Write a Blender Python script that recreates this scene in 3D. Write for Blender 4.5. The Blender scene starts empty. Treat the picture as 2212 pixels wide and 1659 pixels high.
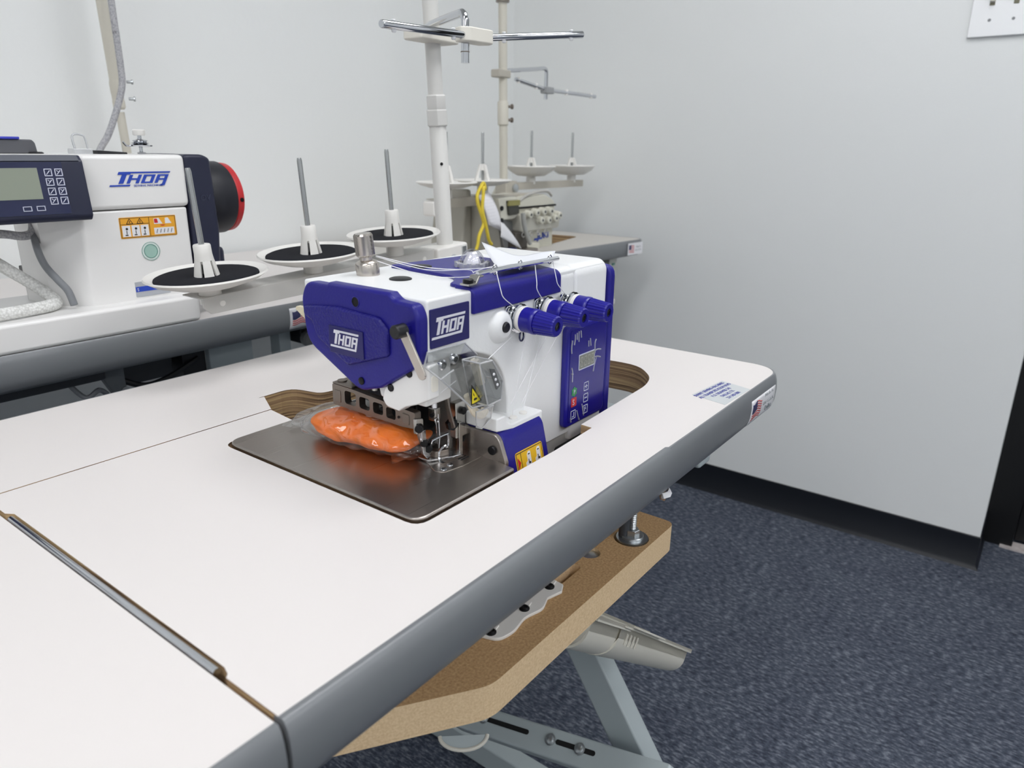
import bpy, bmesh, math, random
from mathutils import Vector, Matrix, noise
from mathutils.geometry import tessellate_polygon
random.seed(7)
PI = math.pi
scn = bpy.context.scene
COL = scn.collection

# ---------------------------------------------------------------- camera
cam_d = bpy.data.cameras.new('camera'); cam = bpy.data.objects.new('camera', cam_d); COL.objects.link(cam)
yaw, pitch, roll = 0.64113282, -0.31291253, -0.01291344
f_ = Vector((math.cos(yaw)*math.cos(pitch), math.sin(yaw)*math.cos(pitch), math.sin(pitch)))
r_ = f_.cross(Vector((0, 0, 1))).normalized(); d_ = f_.cross(r_)
r2 = r_*math.cos(roll) + d_*math.sin(roll); d2 = d_*math.cos(roll) - r_*math.sin(roll)
cam.matrix_world = Matrix((( r2.x, -d2.x, -f_.x, 0), (r2.y, -d2.y, -f_.y, 0), (r2.z, -d2.z, -f_.z, 1.125), (0, 0, 0, 1)))
cam_d.sensor_width = 36; cam_d.lens = 1559.6/2212*36
cam_d.clip_start = 0.01
cam_d.dof.use_dof = True; cam_d.dof.focus_distance = 0.80; cam_d.dof.aperture_fstop = 8.0
scn.camera = cam
# ---------------------------------------------------------------- world, exposure
w = bpy.data.worlds.new('world'); scn.world = w; w.use_nodes = True
w.node_tree.nodes['Background'].inputs[0].default_value = (.8, .87, 1, 1); w.node_tree.nodes['Background'].inputs[1].default_value = .3
scn.view_settings.view_transform = 'Standard'; scn.view_settings.look = 'None'
scn.view_settings.gamma = 1; scn.view_settings.use_curve_mapping = False
scn.view_settings.exposure = 0.0
LAMP = 8.9            # radiance of the ceiling diffusers
CEIL = 2.75
LIGHTS = [(x, y) for x in (1.15, -0.9, -2.95) for y in (0.15, -1.75, -3.65)]  # row farthest behind the camera is added to brighten under the table

# ---------------------------------------------------------------- materials
def lin(c):
    if isinstance(c, str): c = [int(c[i:i+2], 16)/255 for i in (0, 2, 4)]
    return tuple((x/12.92 if x <= .04045 else ((x+.055)/1.055)**2.4) for x in c) + (1,)
_m = {}
def mat(name, c='808080', rough=.5, metal=0., spec=.5, bump=None, var=None, coat=0., emit=0.):
    """bump=(scale, strength, distance[, detail]); var=(scale, other colour, amount)"""
    if name in _m: return _m[name]
    m = bpy.data.materials.new(name); m.use_nodes = True
    nt = m.node_tree; b = nt.nodes['Principled BSDF']
    b.inputs['Base Color'].default_value = lin(c); b.inputs['Roughness'].default_value = rough
    b.inputs['Metallic'].default_value = metal; b.inputs['Specular IOR Level'].default_value = spec
    b.inputs['Coat Weight'].default_value = coat
    if emit: b.inputs['Emission Color'].default_value = lin(c); b.inputs['Emission Strength'].default_value = emit
    tc = nt.nodes.new('ShaderNodeTexCoord')
    if bump:
        n = nt.nodes.new('ShaderNodeTexNoise'); n.inputs['Scale'].default_value = bump[0]; n.inputs['Detail'].default_value = bump[3] if len(bump) > 3 else 3
        nt.links.new(tc.outputs['Object'], n.inputs['Vector'])
        bp = nt.nodes.new('ShaderNodeBump'); bp.inputs['Strength'].default_value = bump[1]; bp.inputs['Distance'].default_value = bump[2]
        nt.links.new(n.outputs['Fac'], bp.inputs['Height']); nt.links.new(bp.outputs['Normal'], b.inputs['Normal'])
    if var:
        n = nt.nodes.new('ShaderNodeTexNoise'); n.inputs['Scale'].default_value = var[0]; n.inputs['Detail'].default_value = 4
        nt.links.new(tc.outputs['Object'], n.inputs['Vector'])
        r = nt.nodes.new('ShaderNodeValToRGB'); r.color_ramp.elements[0].position = .5-var[2]; r.color_ramp.elements[1].position = .5+var[2]
        r.color_ramp.elements[0].color = lin(c); r.color_ramp.elements[1].color = lin(var[1])
        nt.links.new(n.outputs['Fac'], r.inputs['Fac']); nt.links.new(r.outputs['Color'], b.inputs['Base Color'])
    _m[name] = m; return m
def film(name, c='ffffff', base=.05, edge=.7, rough=.06, haze=0.):
    m = bpy.data.materials.new(name); m.use_nodes = True; nt = m.node_tree; nt.nodes.remove(nt.nodes['Principled BSDF'])
    out = nt.nodes['Material Output']
    t = nt.nodes.new('ShaderNodeBsdfTransparent'); t.inputs[0].default_value = lin(c)
    g = nt.nodes.new('ShaderNodeBsdfGlossy'); g.inputs['Roughness'].default_value = rough
    lw = nt.nodes.new('ShaderNodeLayerWeight'); lw.inputs[0].default_value = .35
    mr = nt.nodes.new('ShaderNodeMapRange'); mr.inputs['To Min'].default_value = base; mr.inputs['To Max'].default_value = edge
    nt.links.new(lw.outputs['Facing'], mr.inputs['Value'])
    mx = nt.nodes.new('ShaderNodeMixShader'); nt.links.new(mr.outputs[0], mx.inputs[0]); nt.links.new(t.outputs[0], mx.inputs[1]); nt.links.new(g.outputs[0], mx.inputs[2])
    last = mx
    if haze:
        df = nt.nodes.new('ShaderNodeBsdfDiffuse'); df.inputs[0].default_value = (.85, .86, .87, 1)
        m2 = nt.nodes.new('ShaderNodeMixShader'); m2.inputs[0].default_value = haze
        nt.links.new(mx.outputs[0], m2.inputs[1]); nt.links.new(df.outputs[0], m2.inputs[2]); last = m2
    nt.links.new(last.outputs[0], out.inputs['Surface'])
    return m
def plywood(name, a, b_, c_):
    m = bpy.data.materials.new(name); m.use_nodes = True; nt = m.node_tree; b = nt.nodes['Principled BSDF']; b.inputs['Roughness'].default_value = .65
    tc = nt.nodes.new('ShaderNodeTexCoord'); mp = nt.nodes.new('ShaderNodeMapping'); mp.inputs['Scale'].default_value = (7, 7, 420)
    n = nt.nodes.new('ShaderNodeTexNoise'); n.inputs['Scale'].default_value = 1; n.inputs['Detail'].default_value = 3
    nt.links.new(tc.outputs['Object'], mp.inputs[0]); nt.links.new(mp.outputs[0], n.inputs['Vector'])
    r = nt.nodes.new('ShaderNodeValToRGB'); e = r.color_ramp.elements; e[0].position = .34; e[0].color = lin(a); e[1].position = .62; e[1].color = lin(c_)
    x = e.new(.47); x.color = lin(b_)
    nt.links.new(n.outputs['Fac'], r.inputs[0]); nt.links.new(r.outputs[0], b.inputs['Base Color'])
    bp = nt.nodes.new('ShaderNodeBump'); bp.inputs['Distance'].default_value = .001; bp.inputs['Strength'].default_value = .5
    nt.links.new(n.outputs['Fac'], bp.inputs['Height']); nt.links.new(bp.outputs[0], b.inputs['Normal'])
    return m
def brushed(name, c, rough, sx, sy, sz):
    m = mat(name, c, rough, 1.0); nt = m.node_tree; b = nt.nodes['Principled BSDF']
    tc = nt.nodes.new('ShaderNodeTexCoord'); mp = nt.nodes.new('ShaderNodeMapping'); mp.inputs['Scale'].default_value = (sx, sy, sz)
    n = nt.nodes.new('ShaderNodeTexNoise'); n.inputs['Scale'].default_value = 1; n.inputs['Detail'].default_value = 2
    nt.links.new(tc.outputs['Object'], mp.inputs[0]); nt.links.new(mp.outputs[0], n.inputs['Vector'])
    mr = nt.nodes.new('ShaderNodeMapRange'); mr.inputs['To Min'].default_value = rough-.08; mr.inputs['To Max'].default_value = rough+.1
    nt.links.new(n.outputs['Fac'], mr.inputs[0]); nt.links.new(mr.outputs[0], b.inputs['Roughness'])
    return m
def carpet():
    m = bpy.data.materials.new('carpet'); m.use_nodes = True; nt = m.node_tree; b = nt.nodes['Principled BSDF']; b.inputs['Roughness'].default_value = .95
    b.inputs['Specular IOR Level'].default_value = .1
    tc = nt.nodes.new('ShaderNodeTexCoord')
    n1 = nt.nodes.new('ShaderNodeTexNoise'); n1.inputs['Scale'].default_value = 105; n1.inputs['Detail'].default_value = 5; n1.inputs['Roughness'].default_value = .7
    mp = nt.nodes.new('ShaderNodeMapping'); mp.inputs['Scale'].default_value = (1.7, .55, 1)
    nt.links.new(tc.outputs['Object'], mp.inputs[0]); nt.links.new(mp.outputs[0], n1.inputs['Vector'])
    r = nt.nodes.new('ShaderNodeValToRGB'); e = r.color_ramp.elements
    e[0].position = .34; e[0].color = lin('323742'); e[1].position = .7; e[1].color = lin('888d97'); x = e.new(.5); x.color = lin('4b515d')
    nt.links.new(n1.outputs['Fac'], r.inputs[0])
    n2 = nt.nodes.new('ShaderNodeTexNoise'); n2.inputs['Scale'].default_value = 9; n2.inputs['Detail'].default_value = 3
    nt.links.new(tc.outputs['Object'], n2.inputs['Vector'])
    mx = nt.nodes.new('ShaderNodeMixRGB'); mx.blend_type = 'MULTIPLY'; mx.inputs[0].default_value = .45
    r2_ = nt.nodes.new('ShaderNodeValToRGB'); r2_.color_ramp.elements[0].position = .3; r2_.color_ramp.elements[0].color = (.55, .55, .62, 1); r2_.color_ramp.elements[1].position = .65; r2_.color_ramp.elements[1].color = (1, 1, 1, 1)
    nt.links.new(n2.outputs['Fac'], r2_.inputs[0]); nt.links.new(r.outputs[0], mx.inputs[1]); nt.links.new(r2_.outputs[0], mx.inputs[2])
    nt.links.new(mx.outputs[0], b.inputs['Base Color'])
    bp = nt.nodes.new('ShaderNodeBump'); bp.inputs['Distance'].default_value = .003; bp.inputs['Strength'].default_value = .35
    nt.links.new(n1.outputs['Fac'], bp.inputs['Height']); nt.links.new(bp.outputs[0], b.inputs['Normal'])
    return m
def braid(name, a, b_):
    m = mat(name, a, .6); nt = m.node_tree; b = nt.nodes['Principled BSDF']
    tc = nt.nodes.new('ShaderNodeTexCoord'); v = nt.nodes.new('ShaderNodeTexVoronoi'); v.inputs['Scale'].default_value = 320
    nt.links.new(tc.outputs['Object'], v.inputs['Vector'])
    r = nt.nodes.new('ShaderNodeValToRGB'); r.color_ramp.elements[0].color = lin(a); r.color_ramp.elements[1].color = lin(b_); r.color_ramp.elements[0].position = .3; r.color_ramp.elements[1].position = .8
    nt.links.new(v.outputs['Distance'], r.inputs[0]); nt.links.new(r.outputs[0], b.inputs['Base Color'])
    bp = nt.nodes.new('ShaderNodeBump'); bp.inputs['Distance'].default_value = .001; bp.invert = True
    nt.links.new(v.outputs['Distance'], bp.inputs['Height']); nt.links.new(bp.outputs[0], b.inputs['Normal'])
    return m

WALL = mat('wall_paint', 'e9ebea', .55, bump=(60, .25, .002, 4))
LAM = mat('white_laminate', 'dfdad7', .42, bump=(900, .03, .0004, 2))
BAND = mat('grey_edge_band', '75787b', .33, bump=(25, .05, .002))
PLY = plywood('plywood_edge', '5a4533', 'a08262', 'c9ad80')
MDF = mat('mdf_face', 'cfab7e', .8, var=(420, 'a78458', .22), bump=(500, .15, .0006))
MDFE = mat('mdf_edge', 'ecd2aa', .85, var=(500, 'd6b78c', .25), bump=(500, .2, .0006))
CHROME = mat('chrome', 'cdcfd3', .09, 1)
STEEL = mat('steel', 'b9b7b2', .27, 1)
ZINC = mat('zinc', 'c4c8ca', .33, 1)
DSTEEL = mat('dark_steel', '8f867e', .42, 1)
NICKEL = mat('knurled_nickel', 'c9c2ba', .26, 1)
PLATE = brushed('brushed_plate', 'b0a9a3', .3, 6, 1200, 1200)
BLACK = mat('black_plastic', '15161a', .4)
BLK = mat('black_screw', '1b1b1d', .35, .6)
FOAM = mat('black_foam', '1e1f24', .95, bump=(900, .5, .001), spec=.2)
WPAINT = mat('white_hammer_paint', 'e9eaea', .32, bump=(330, .22, .0008, 2))
WGLOSS = mat('white_gloss', 'e8e7e5', .25)
WPLAS = mat('white_plastic', 'e6e4df', .4)
IVORY = mat('ivory_plastic', 'e9e5da', .45)
BEIGE = mat('beige_plastic', 'd6d3c7', .5)
GPAINT = mat('grey_steel_paint', 'b0babc', .42)
POLE = mat('pole_paint', 'd7d6d2', .4)
CREAM = mat('cream_pole', 'cfcbbe', .45)
BLUE = mat('blue_paint', '1b177c', .36, bump=(420, .18, .0008, 2), spec=.4)
BLUET = mat('blue_leather_paint', '181474', .36, bump=(380, .6, .0016, 2), spec=.4)
BLUEP = mat('blue_plastic', '1d198a', .3)
NAVY = mat('navy_badge', '1c1a5c', .3)
SILV = mat('silver_print', 'd8d8e0', .4)
PANELB = mat('panel_blue', '1c177c', .25)
NAVYP = mat('navy_plastic', '1d2138', .38)
LCD = mat('lcd_green', '8a9183', .25)
LCD2 = mat('lcd_grey', '7d7f78', .2)
LCDD = mat('lcd_digit', '9fa096', .3)
WPRINT = mat('white_print', 'c9ccdc', .5)
STICK = mat('sticker_white', 'e3e3e6', .35)
STICKG = mat('sticker_grey', 'c5c9ca', .35)
INKB = mat('blue_ink', '4a4f9c', .6)
INKG = mat('grey_ink', '83898c', .6)
INKK = mat('black_ink', '1d1c18', .6)
FLAGB = mat('flag_navy', '34365e', .5)
FLAGR = mat('flag_red', 'c25a5c', .5)
YEL = mat('warning_yellow', 'e8b92c', .4)
YELT = mat('triangle_yellow', 'f0dc28', .4)
ORY = mat('label_orange', 'e8a52c', .45)
RED = mat('red_plastic', 'c2292e', .38)
GRN = mat('green_print', '2f8a4f', .5)
LOGOB = mat('logo_blue', '2546b0', .45)
TEAL = mat('teal_ink', '5b9184', .6)
RUBBER = mat('baseboard_rubber', '0c1018', .42)
DARK = mat('dark_void', '0a0a0c', .8)
DGREY = mat('dark_grey_paint', '3a3d42', .5)
CASTG = mat('cast_grey', 'bdbbb5', .45, .2, bump=(300, .15, .0008))
THREAD = mat('white_thread', 'e8e8ea', .7)
YSTR = mat('yellow_cord', 'e0c83e', .6)
PAPER = mat('paper', 'dfe1e6', .7)
OFFW = mat('off_white_cast', 'cfcdbf', .35)
CLOTH = mat('orange_cloth', 'ff8410', .75, bump=(120, .4, .002), var=(30, 'fa7408', .2))
ORTH = mat('orange_thread', 'f5925a', .7)
CREAMF = mat('cream_felt', 'ece2cd', .9, bump=(700, .3, .001))
CLEAR = film('clear_acrylic', 'f2f3f3', .05, .45, .05)
EDGE = film('acrylic_edge', 'e4e6e8', .3, .8, .12, haze=.35)
BAGM = film('bag_film', 'fefefe', .04, .45, .08, haze=.015)
GLASS = film('sight_glass', 'f4f4f8', .07, .7, .03)
HOSEW = braid('braided_white', 'ecece9', 'd0d0cc')
HOSEG = braid('braided_grey', 'b9b9bb', '9a9aa0')
CABLEG = mat('grey_cable', '7d8084', .5)
CARPET = carpet()

# ---------------------------------------------------------------- builders
WM = {}
def frame(o, xd, yd):
    x = Vector(xd).normalized(); z = x.cross(Vector(yd)).normalized(); y = z.cross(x)
    return Matrix(((x.x, y.x, z.x, o[0]), (x.y, y.y, z.y, o[1]), (x.z, y.z, z.z, o[2]), (0, 0, 0, 1)))
class MB:
    def __init__(s, T=None): s.bm = bmesh.new(); s.T = T or Matrix(); s.mi = 0
    def v(s, p): return s.bm.verts.new(s.T @ Vector(p))
    def f(s, vs):
        try: fc = s.bm.faces.new(vs); fc.material_index = s.mi; return fc
        except ValueError: return None
    def box(s, x0, x1, y0, y1, z0, z1):
        V = [s.v((x, y, z)) for z in (z0, z1) for y in (y0, y1) for x in (x0, x1)]
        for q in ((0, 2, 3, 1), (4, 5, 7, 6), (0, 1, 5, 4), (2, 6, 7, 3), (0, 4, 6, 2), (1, 3, 7, 5)): s.f([V[i] for i in q])
        return s
    def prism(s, pts, ax, lo, hi, side=None, top=None):
        if abs(sum(a[0]*b[1]-b[0]*a[1] for a, b in zip(pts, pts[1:]+pts[:1]))) < 1e-14: return s
        P = {'z': lambda p, h: (p[0], p[1], h), 'x': lambda p, h: (h, p[0], p[1]), 'y': lambda p, h: (p[0], h, p[1])}[ax]
        A = [s.v(P(p, lo)) for p in pts]; B = [s.v(P(p, hi)) for p in pts]
        m0 = s.mi; s.f(A[::-1])
        if top is not None: s.mi = top
        s.f(B); s.mi = m0
        if side is not None: s.mi = side
        n = len(pts)
        for i in range(n): s.f([A[i], A[(i+1) % n], B[(i+1) % n], B[i]])
        s.mi = m0; return s
    def holed(s, loops, z0, z1, side=0):
        L = [[Vector((p[0], p[1], 0)) for p in l] for l in loops]; flat = [p for l in L for p in l]
        tris = tessellate_polygon(L)
        A = [s.v((p.x, p.y, z0)) for p in flat]; B = [s.v((p.x, p.y, z1)) for p in flat]
        for t in tris: s.f([A[i] for i in t]); s.f([B[i] for i in t][::-1])
        k = 0; m0 = s.mi; s.mi = side
        for l in L:
            n = len(l)
            for i in range(n): s.f([A[k+i], A[k+(i+1) % n], B[k+(i+1) % n], B[k+i]])
            k += n
        s.mi = m0; return s
    def ring(s, c, ax, u, r, n): return [s.v(c + (ax*math.cos(2*PI*i/n) + u*math.sin(2*PI*i/n))*r) for i in range(n)]
    def lathe(s, prof, o=(0, 0, 0), d=(0, 0, 1), n=24, rib=None):
        d = Vector(d).normalized(); a = d.orthogonal().normalized(); u = d.cross(a); o = Vector(o); R = []
        for r, h in prof:
            c = o + d*h
            if r < 1e-6: R.append([s.v(c)])
            else: R.append([s.v(c + (a*math.cos(2*PI*i/n)+u*math.sin(2*PI*i/n))*(r*(rib if rib and i % 2 else 1))) for i in range(n)])
        for A, B in zip(R, R[1:]):
            for i in range(n):
                j = (i+1) % n
                if len(A) == 1 and len(B) == 1: continue
                if len(A) == 1: s.f([A[0], B[j], B[i]])
                elif len(B) == 1: s.f([A[i], A[j], B[0]])
                else: s.f([A[i], A[j], B[j], B[i]])
        if len(R[0]) > 1: s.f(R[0][::-1])
        if len(R[-1]) > 1: s.f(R[-1])
        return s
    def cyl(s, p0, p1, r0, r1=None, n=16):
        p0 = Vector(p0); d = Vector(p1)-p0
        return s.lathe([(r0, 0), (r0 if r1 is None else r1, d.length)], p0, d, n)
    def tube(s, pts, r, n=8, closed=False):
        P = [Vector(p) for p in pts]; m = len(P); R = []; a = None
        rr = r if isinstance(r, (list, tuple)) else [r]*m
        for i in range(m):
            t = (P[(i+1) % m]-P[i-1]) if closed else (P[min(i+1, m-1)]-P[max(i-1, 0)])
            t.normalize()
            a = t.orthogonal() if a is None else (a - t*a.dot(t))
            a.normalize(); u = t.cross(a)
            R.append([s.v(P[i]+(a*math.cos(2*PI*k/n)+u*math.sin(2*PI*k/n))*rr[i]) for k in range(n)])
        for i in range(m if closed else m-1):
            A, B = R[i], R[(i+1) % m]
            for k in range(n): s.f([A[k], A[(k+1) % n], B[(k+1) % n], B[k]])
        if not closed: s.f(R[0][::-1]); s.f(R[-1])
        return s
    def sweep(s, path, prof, closed_prof=True):
        """path in plan (x,y), profile (outward offset, z); outward = right of travel"""
        P = [Vector((p[0], p[1])) for p in path]; R = []
        for i, p in enumerate(P):
            d0 = (P[i]-P[i-1]).normalized() if i else None; d1 = (P[i+1]-P[i]).normalized() if i < len(P)-1 else None
            d0 = d0 or d1; d1 = d1 or d0
            n0 = Vector((d0.y, -d0.x)); n1 = Vector((d1.y, -d1.x)); nn = (n0+n1).normalized(); k = 1/max(.4, nn.dot(n0))
            R.append([s.v((p.x+nn.x*o*k, p.y+nn.y*o*k, z)) for o, z in prof])
        m = len(prof)
        for A, B in zip(R, R[1:]):
            for k in range(m): s.f([A[k], B[k], B[(k+1) % m], A[(k+1) % m]])
        s.f(R[0]); s.f(R[-1][::-1]); return s
    def ball(s, c, r, n=12, m=8):
        r = r if isinstance(r, (tuple, list)) else (r, r, r); c = Vector(c); R = []
        for i in range(m+1):
            t = PI*i/m
            if i in (0, m): R.append([s.v(c+Vector((0, 0, r[2]*math.cos(t))))])
            else: R.append([s.v(c+Vector((r[0]*math.sin(t)*math.cos(2*PI*k/n), r[1]*math.sin(t)*math.sin(2*PI*k/n), r[2]*math.cos(t)))) for k in range(n)])
        for A, B in zip(R, R[1:]):
            for k in range(n):
                j = (k+1) % n
                if len(A) == 1: s.f([A[0], B[k], B[j]])
                elif len(B) == 1: s.f([A[k], B[0], A[j]])
                else: s.f([A[k], B[k], B[j], A[j]])
        return s
    def build(s, name, mats, parent=None, bev=0, seg=2, smooth=35, sub=0, local=False, solid=0):
        bmesh.ops.recalc_face_normals(s.bm, faces=s.bm.faces)
        if parent is not None and not local:
            s.bm.transform(WM.get(parent, Matrix()).inverted())
        me = bpy.data.meshes.new(name); s.bm.to_mesh(me); s.bm.free()
        for m in (mats if isinstance(mats, (list, tuple)) else [mats]): me.materials.append(m)
        o = bpy.data.objects.new(name, me); COL.objects.link(o)
        if parent is not None: o.parent = parent; WM[o] = WM.get(parent, Matrix())
        if smooth:
            for p in me.polygons: p.use_smooth = True
            me.set_sharp_from_angle(angle=math.radians(smooth))
        if solid:
            k = o.modifiers.new('thick', 'SOLIDIFY'); k.thickness = solid; k.offset = 0
        if bev:
            k = o.modifiers.new('bevel', 'BEVEL'); k.width = bev; k.segments = seg; k.limit_method = 'ANGLE'; k.angle_limit = math.radians(40); k.harden_normals = True
        if sub:
            k = o.modifiers.new('sub', 'SUBSURF'); k.levels = sub; k.render_levels = sub
        return o
def empty(name, loc, label, cat, group=None, rot=None):
    o = bpy.data.objects.new(name, None); COL.objects.link(o); o.location = loc; o.empty_display_size = .05
    M = Matrix.Translation(loc)
    if rot is not None: o.rotation_euler = rot; from mathutils import Euler; M = M @ Euler(rot).to_matrix().to_4x4()
    WM[o] = M; tag(o, label, cat, group); return o
def tag(o, label, cat, group=None):
    o['label'] = label; o['category'] = cat
    if group: o['group'] = group
    return o
def struct(o): o['kind'] = 'structure'; return o
def rrect(x0, x1, y0, y1, r, n=4):
    P = []
    for cx, cy, a in ((x1-r, y1-r, 0), (x0+r, y1-r, 90), (x0+r, y0+r, 180), (x1-r, y0+r, 270)):
        for i in range(n+1):
            t = math.radians(a+90*i/n); P.append((cx+r*math.cos(t), cy+r*math.sin(t)))
    return P
def disc(cx, cy, r, n=20): return [(cx+r*math.cos(2*PI*i/n), cy+r*math.sin(2*PI*i/n)) for i in range(n)]
def fillet(pts, rad, n=4):
    """round the corners of a closed 2D polygon; rad = number or {index: r}"""
    out = []; m = len(pts)
    for i, p in enumerate(pts):
        r = rad.get(i, 0) if isinstance(rad, dict) else rad
        p = Vector(p); a = Vector(pts[i-1])-p; b = Vector(pts[(i+1) % m])-p
        k = min(r, a.length*.45, b.length*.45)
        if k < 1e-5: out.append(tuple(p)); continue
        A = p+a.normalized()*k; B = p+b.normalized()*k
        for j in range(n+1):
            t = j/n; q = A*(1-t)**2+p*2*t*(1-t)+B*t*t; out.append(tuple(q))
    return out
def smoothpath(pts, n=6, closed=False):
    P = [Vector(p) for p in pts]; m = len(P); out = []
    for i in range(m if closed else m-1):
        if closed: a, b, c, d = P[i-1], P[i], P[(i+1) % m], P[(i+2) % m]
        else: a, b, c, d = P[max(i-1, 0)], P[i], P[i+1], P[min(i+2, m-1)]
        for j in range(n):
            t = j/n; out.append(.5*((2*b)+(c-a)*t+(2*a-5*b+4*c-d)*t*t+(3*b-a-3*c+d)*t**3))
    if not closed: out.append(P[-1])
    return out
def text(name, lines, size, m, parent, o, xd, yd, lead=1.15, extr=.0002, align='LEFT', sx=1.0):
    """flat printed lettering as one mesh"""
    bm = bmesh.new(); T = frame(o, xd, yd)
    for i, l in enumerate(lines):
        if not l: continue
        c = bpy.data.curves.new('t', 'FONT'); c.body = l; c.size = size; c.extrude = extr; c.align_x = align; c.resolution_u = 2
        ob = bpy.data.objects.new('t', c); COL.objects.link(ob)
        dg = bpy.context.evaluated_depsgraph_get(); me = bpy.data.meshes.new_from_object(ob.evaluated_get(dg))
        me.transform(Matrix.Translation((0, -i*size*lead, 0)) @ Matrix.Scale(sx, 4, (1, 0, 0))); me.transform(T); bm.from_mesh(me)
        bpy.data.meshes.remove(me); bpy.data.objects.remove(ob); bpy.data.curves.remove(c)
    b = MB(); b.bm.free(); b.bm = bm
    return b.build(name, m, parent, smooth=0)
def logo(name, m, parent, o, xd, yd, W, extr=.0004, sheared=.25, sub=False, ys=1.):
    k = W/10.8; b = MB(frame(o, xd, yd))
    Q = [(0, 4.45, 10.1, 5), (0, 4.05, 2.4, 4.45), (.85, .95, 1.75, 4.1), (2.35, .95, 3.0, 3.95), (4.05, .95, 4.7, 3.95), (3.0, 2.2, 4.05, 2.75),
         (5.1, .95, 5.75, 3.95), (6.75, .95, 7.4, 3.95), (5.75, 3.4, 6.75, 3.95), (5.75, .95, 6.75, 1.5),
         (7.8, .95, 8.45, 3.95), (8.45, 3.4, 10.05, 3.95), (9.4, 2.45, 10.05, 3.4), (8.45, 2.0, 10.05, 2.55), (9.4, .5, 10.05, 2.0)]
    Q.append((-.6, 0, 10.05 if not sub else 3.2, .55))
    if sub: Q.append((9.2, 0, 10.05, .55))
    for x0, y0, x1, y1 in Q:
        sh = lambda x, y: ((x+(y-2.5)*sheared)*k, y*k*ys)
        b.prism([sh(x0, y0), sh(x1, y0), sh(x1, y1), sh(x0, y1)], 'z', 0, extr)
    return b.build(name, m, parent, smooth=0)
def screw(b, c, d, r, h=.002):
    """slotted screw head: disc plus slot ridge pair"""
    d = Vector(d).normalized(); b.lathe([(r, 0), (r, h*.7), (r*.85, h)], c, d, 14)

# ================================================================ THE ROOM
XW, YB, XL, YF = 2.25, 1.69, -4.2, -5.0
struct(MB().box(XL-.1, 4.2, YF-.1, YB+.12, -.05, 0).build('floor', CARPET, smooth=0))
struct(MB().box(XL-.1, 4.2, YF-.1, YB+.12, CEIL, CEIL+.06).build('ceiling', mat('ceiling_tile', 'dcdcd8', .9), smooth=0))
struct(MB().box(XL-.1, XW+.12, YB, YB+.12, 0, CEIL).build('wall_back', WALL, smooth=0))
struct(MB().box(XW, XW+.20, .02, YB, 0, CEIL).build('wall_right', WALL, smooth=0))
struct(MB().box(XW, XW+.20, YF, -.95, 0, CEIL).box(XW, XW+.20, -.95, .02, 2.1, CEIL).build('wall_right_far', WALL, smooth=0))
struct(MB().box(XL-.1, XL, YF, YB, 0, CEIL).build('wall_left', WALL, smooth=0))
struct(MB().box(XL, 4.2, YF-.1, YF, 0, CEIL).build('wall_front', WALL, smooth=0))
bb = [(0, 0), (.012, .0), (.0085, .006), (.004, .014), (.0035, .098), (.002, .1), (0, .1)]
b = MB(); b.sweep([(XW, YB), (XW, .02), (XW+.20, .02)], bb); struct(b.build('baseboard_right', RUBBER))
b = MB(); b.sweep([(XL, YB), (XW, YB)], bb); struct(b.build('baseboard_back', RUBBER))
# black door set back in the opening beyond the end of the right wall
b = MB().box(XW+.20, XW+.28, -.06, .05, 0, 2.1).box(XW+.20, XW+.28, -.98, -.92, 0, 2.1).box(XW+.20, XW+.28, -.92, -.06, 2.05, 2.1)
struct(b.build('trim_1', mat('door_black', '050507', .45), bev=.002))
door = struct(MB().box(XW+.24, XW+.28, -.918, -.062, .012, 2.048).build('door_1', _m['door_black'], bev=.002))
MB().lathe([(.026, 0), (.026, .006), (.01, .01), (.01, .03), (.024, .04), (.026, .055), (.016, .064), (0, .066)], (XW+.24, -.85, 1.0), (-1, 0, 0)).build('door_handle', STEEL, door)
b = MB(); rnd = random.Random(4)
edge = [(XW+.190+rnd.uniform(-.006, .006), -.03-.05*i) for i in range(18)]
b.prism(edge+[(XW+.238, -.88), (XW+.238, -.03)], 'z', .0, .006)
struct(b.build('floor_light_strip', mat('floor_light_pale', 'c9c2bf', .6, var=(60, 'aba29f', .2)), smooth=0))  # pale ragged strip, its colour stands in for light coming under the door
# ceiling lights: the room's overhead lamps, plus an unseen rear row added for light
for i, (x, y) in enumerate(LIGHTS):
    t = empty('ceiling_light', (x, y, CEIL), 'white framed fluorescent ceiling light panel overhead, out of view', 'light', 'ceiling light panels')
    MB().box(x-.62, x+.62, y-.32, y-.3, CEIL-.02, CEIL).box(x-.62, x+.62, y+.3, y+.32, CEIL-.02, CEIL).box(x-.62, x-.6, y-.3, y+.3, CEIL-.02, CEIL).box(x+.6, x+.62, y-.3, y+.3, CEIL-.02, CEIL).build('frame', WPLAS, t, smooth=0)
    MB().box(x-.6, x+.6, y-.3, y+.3, CEIL-.012, CEIL-.004).build('diffuser', mat('lamp_diffuser', 'fbfcff', .5, emit=LAMP), t, smooth=0)
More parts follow.
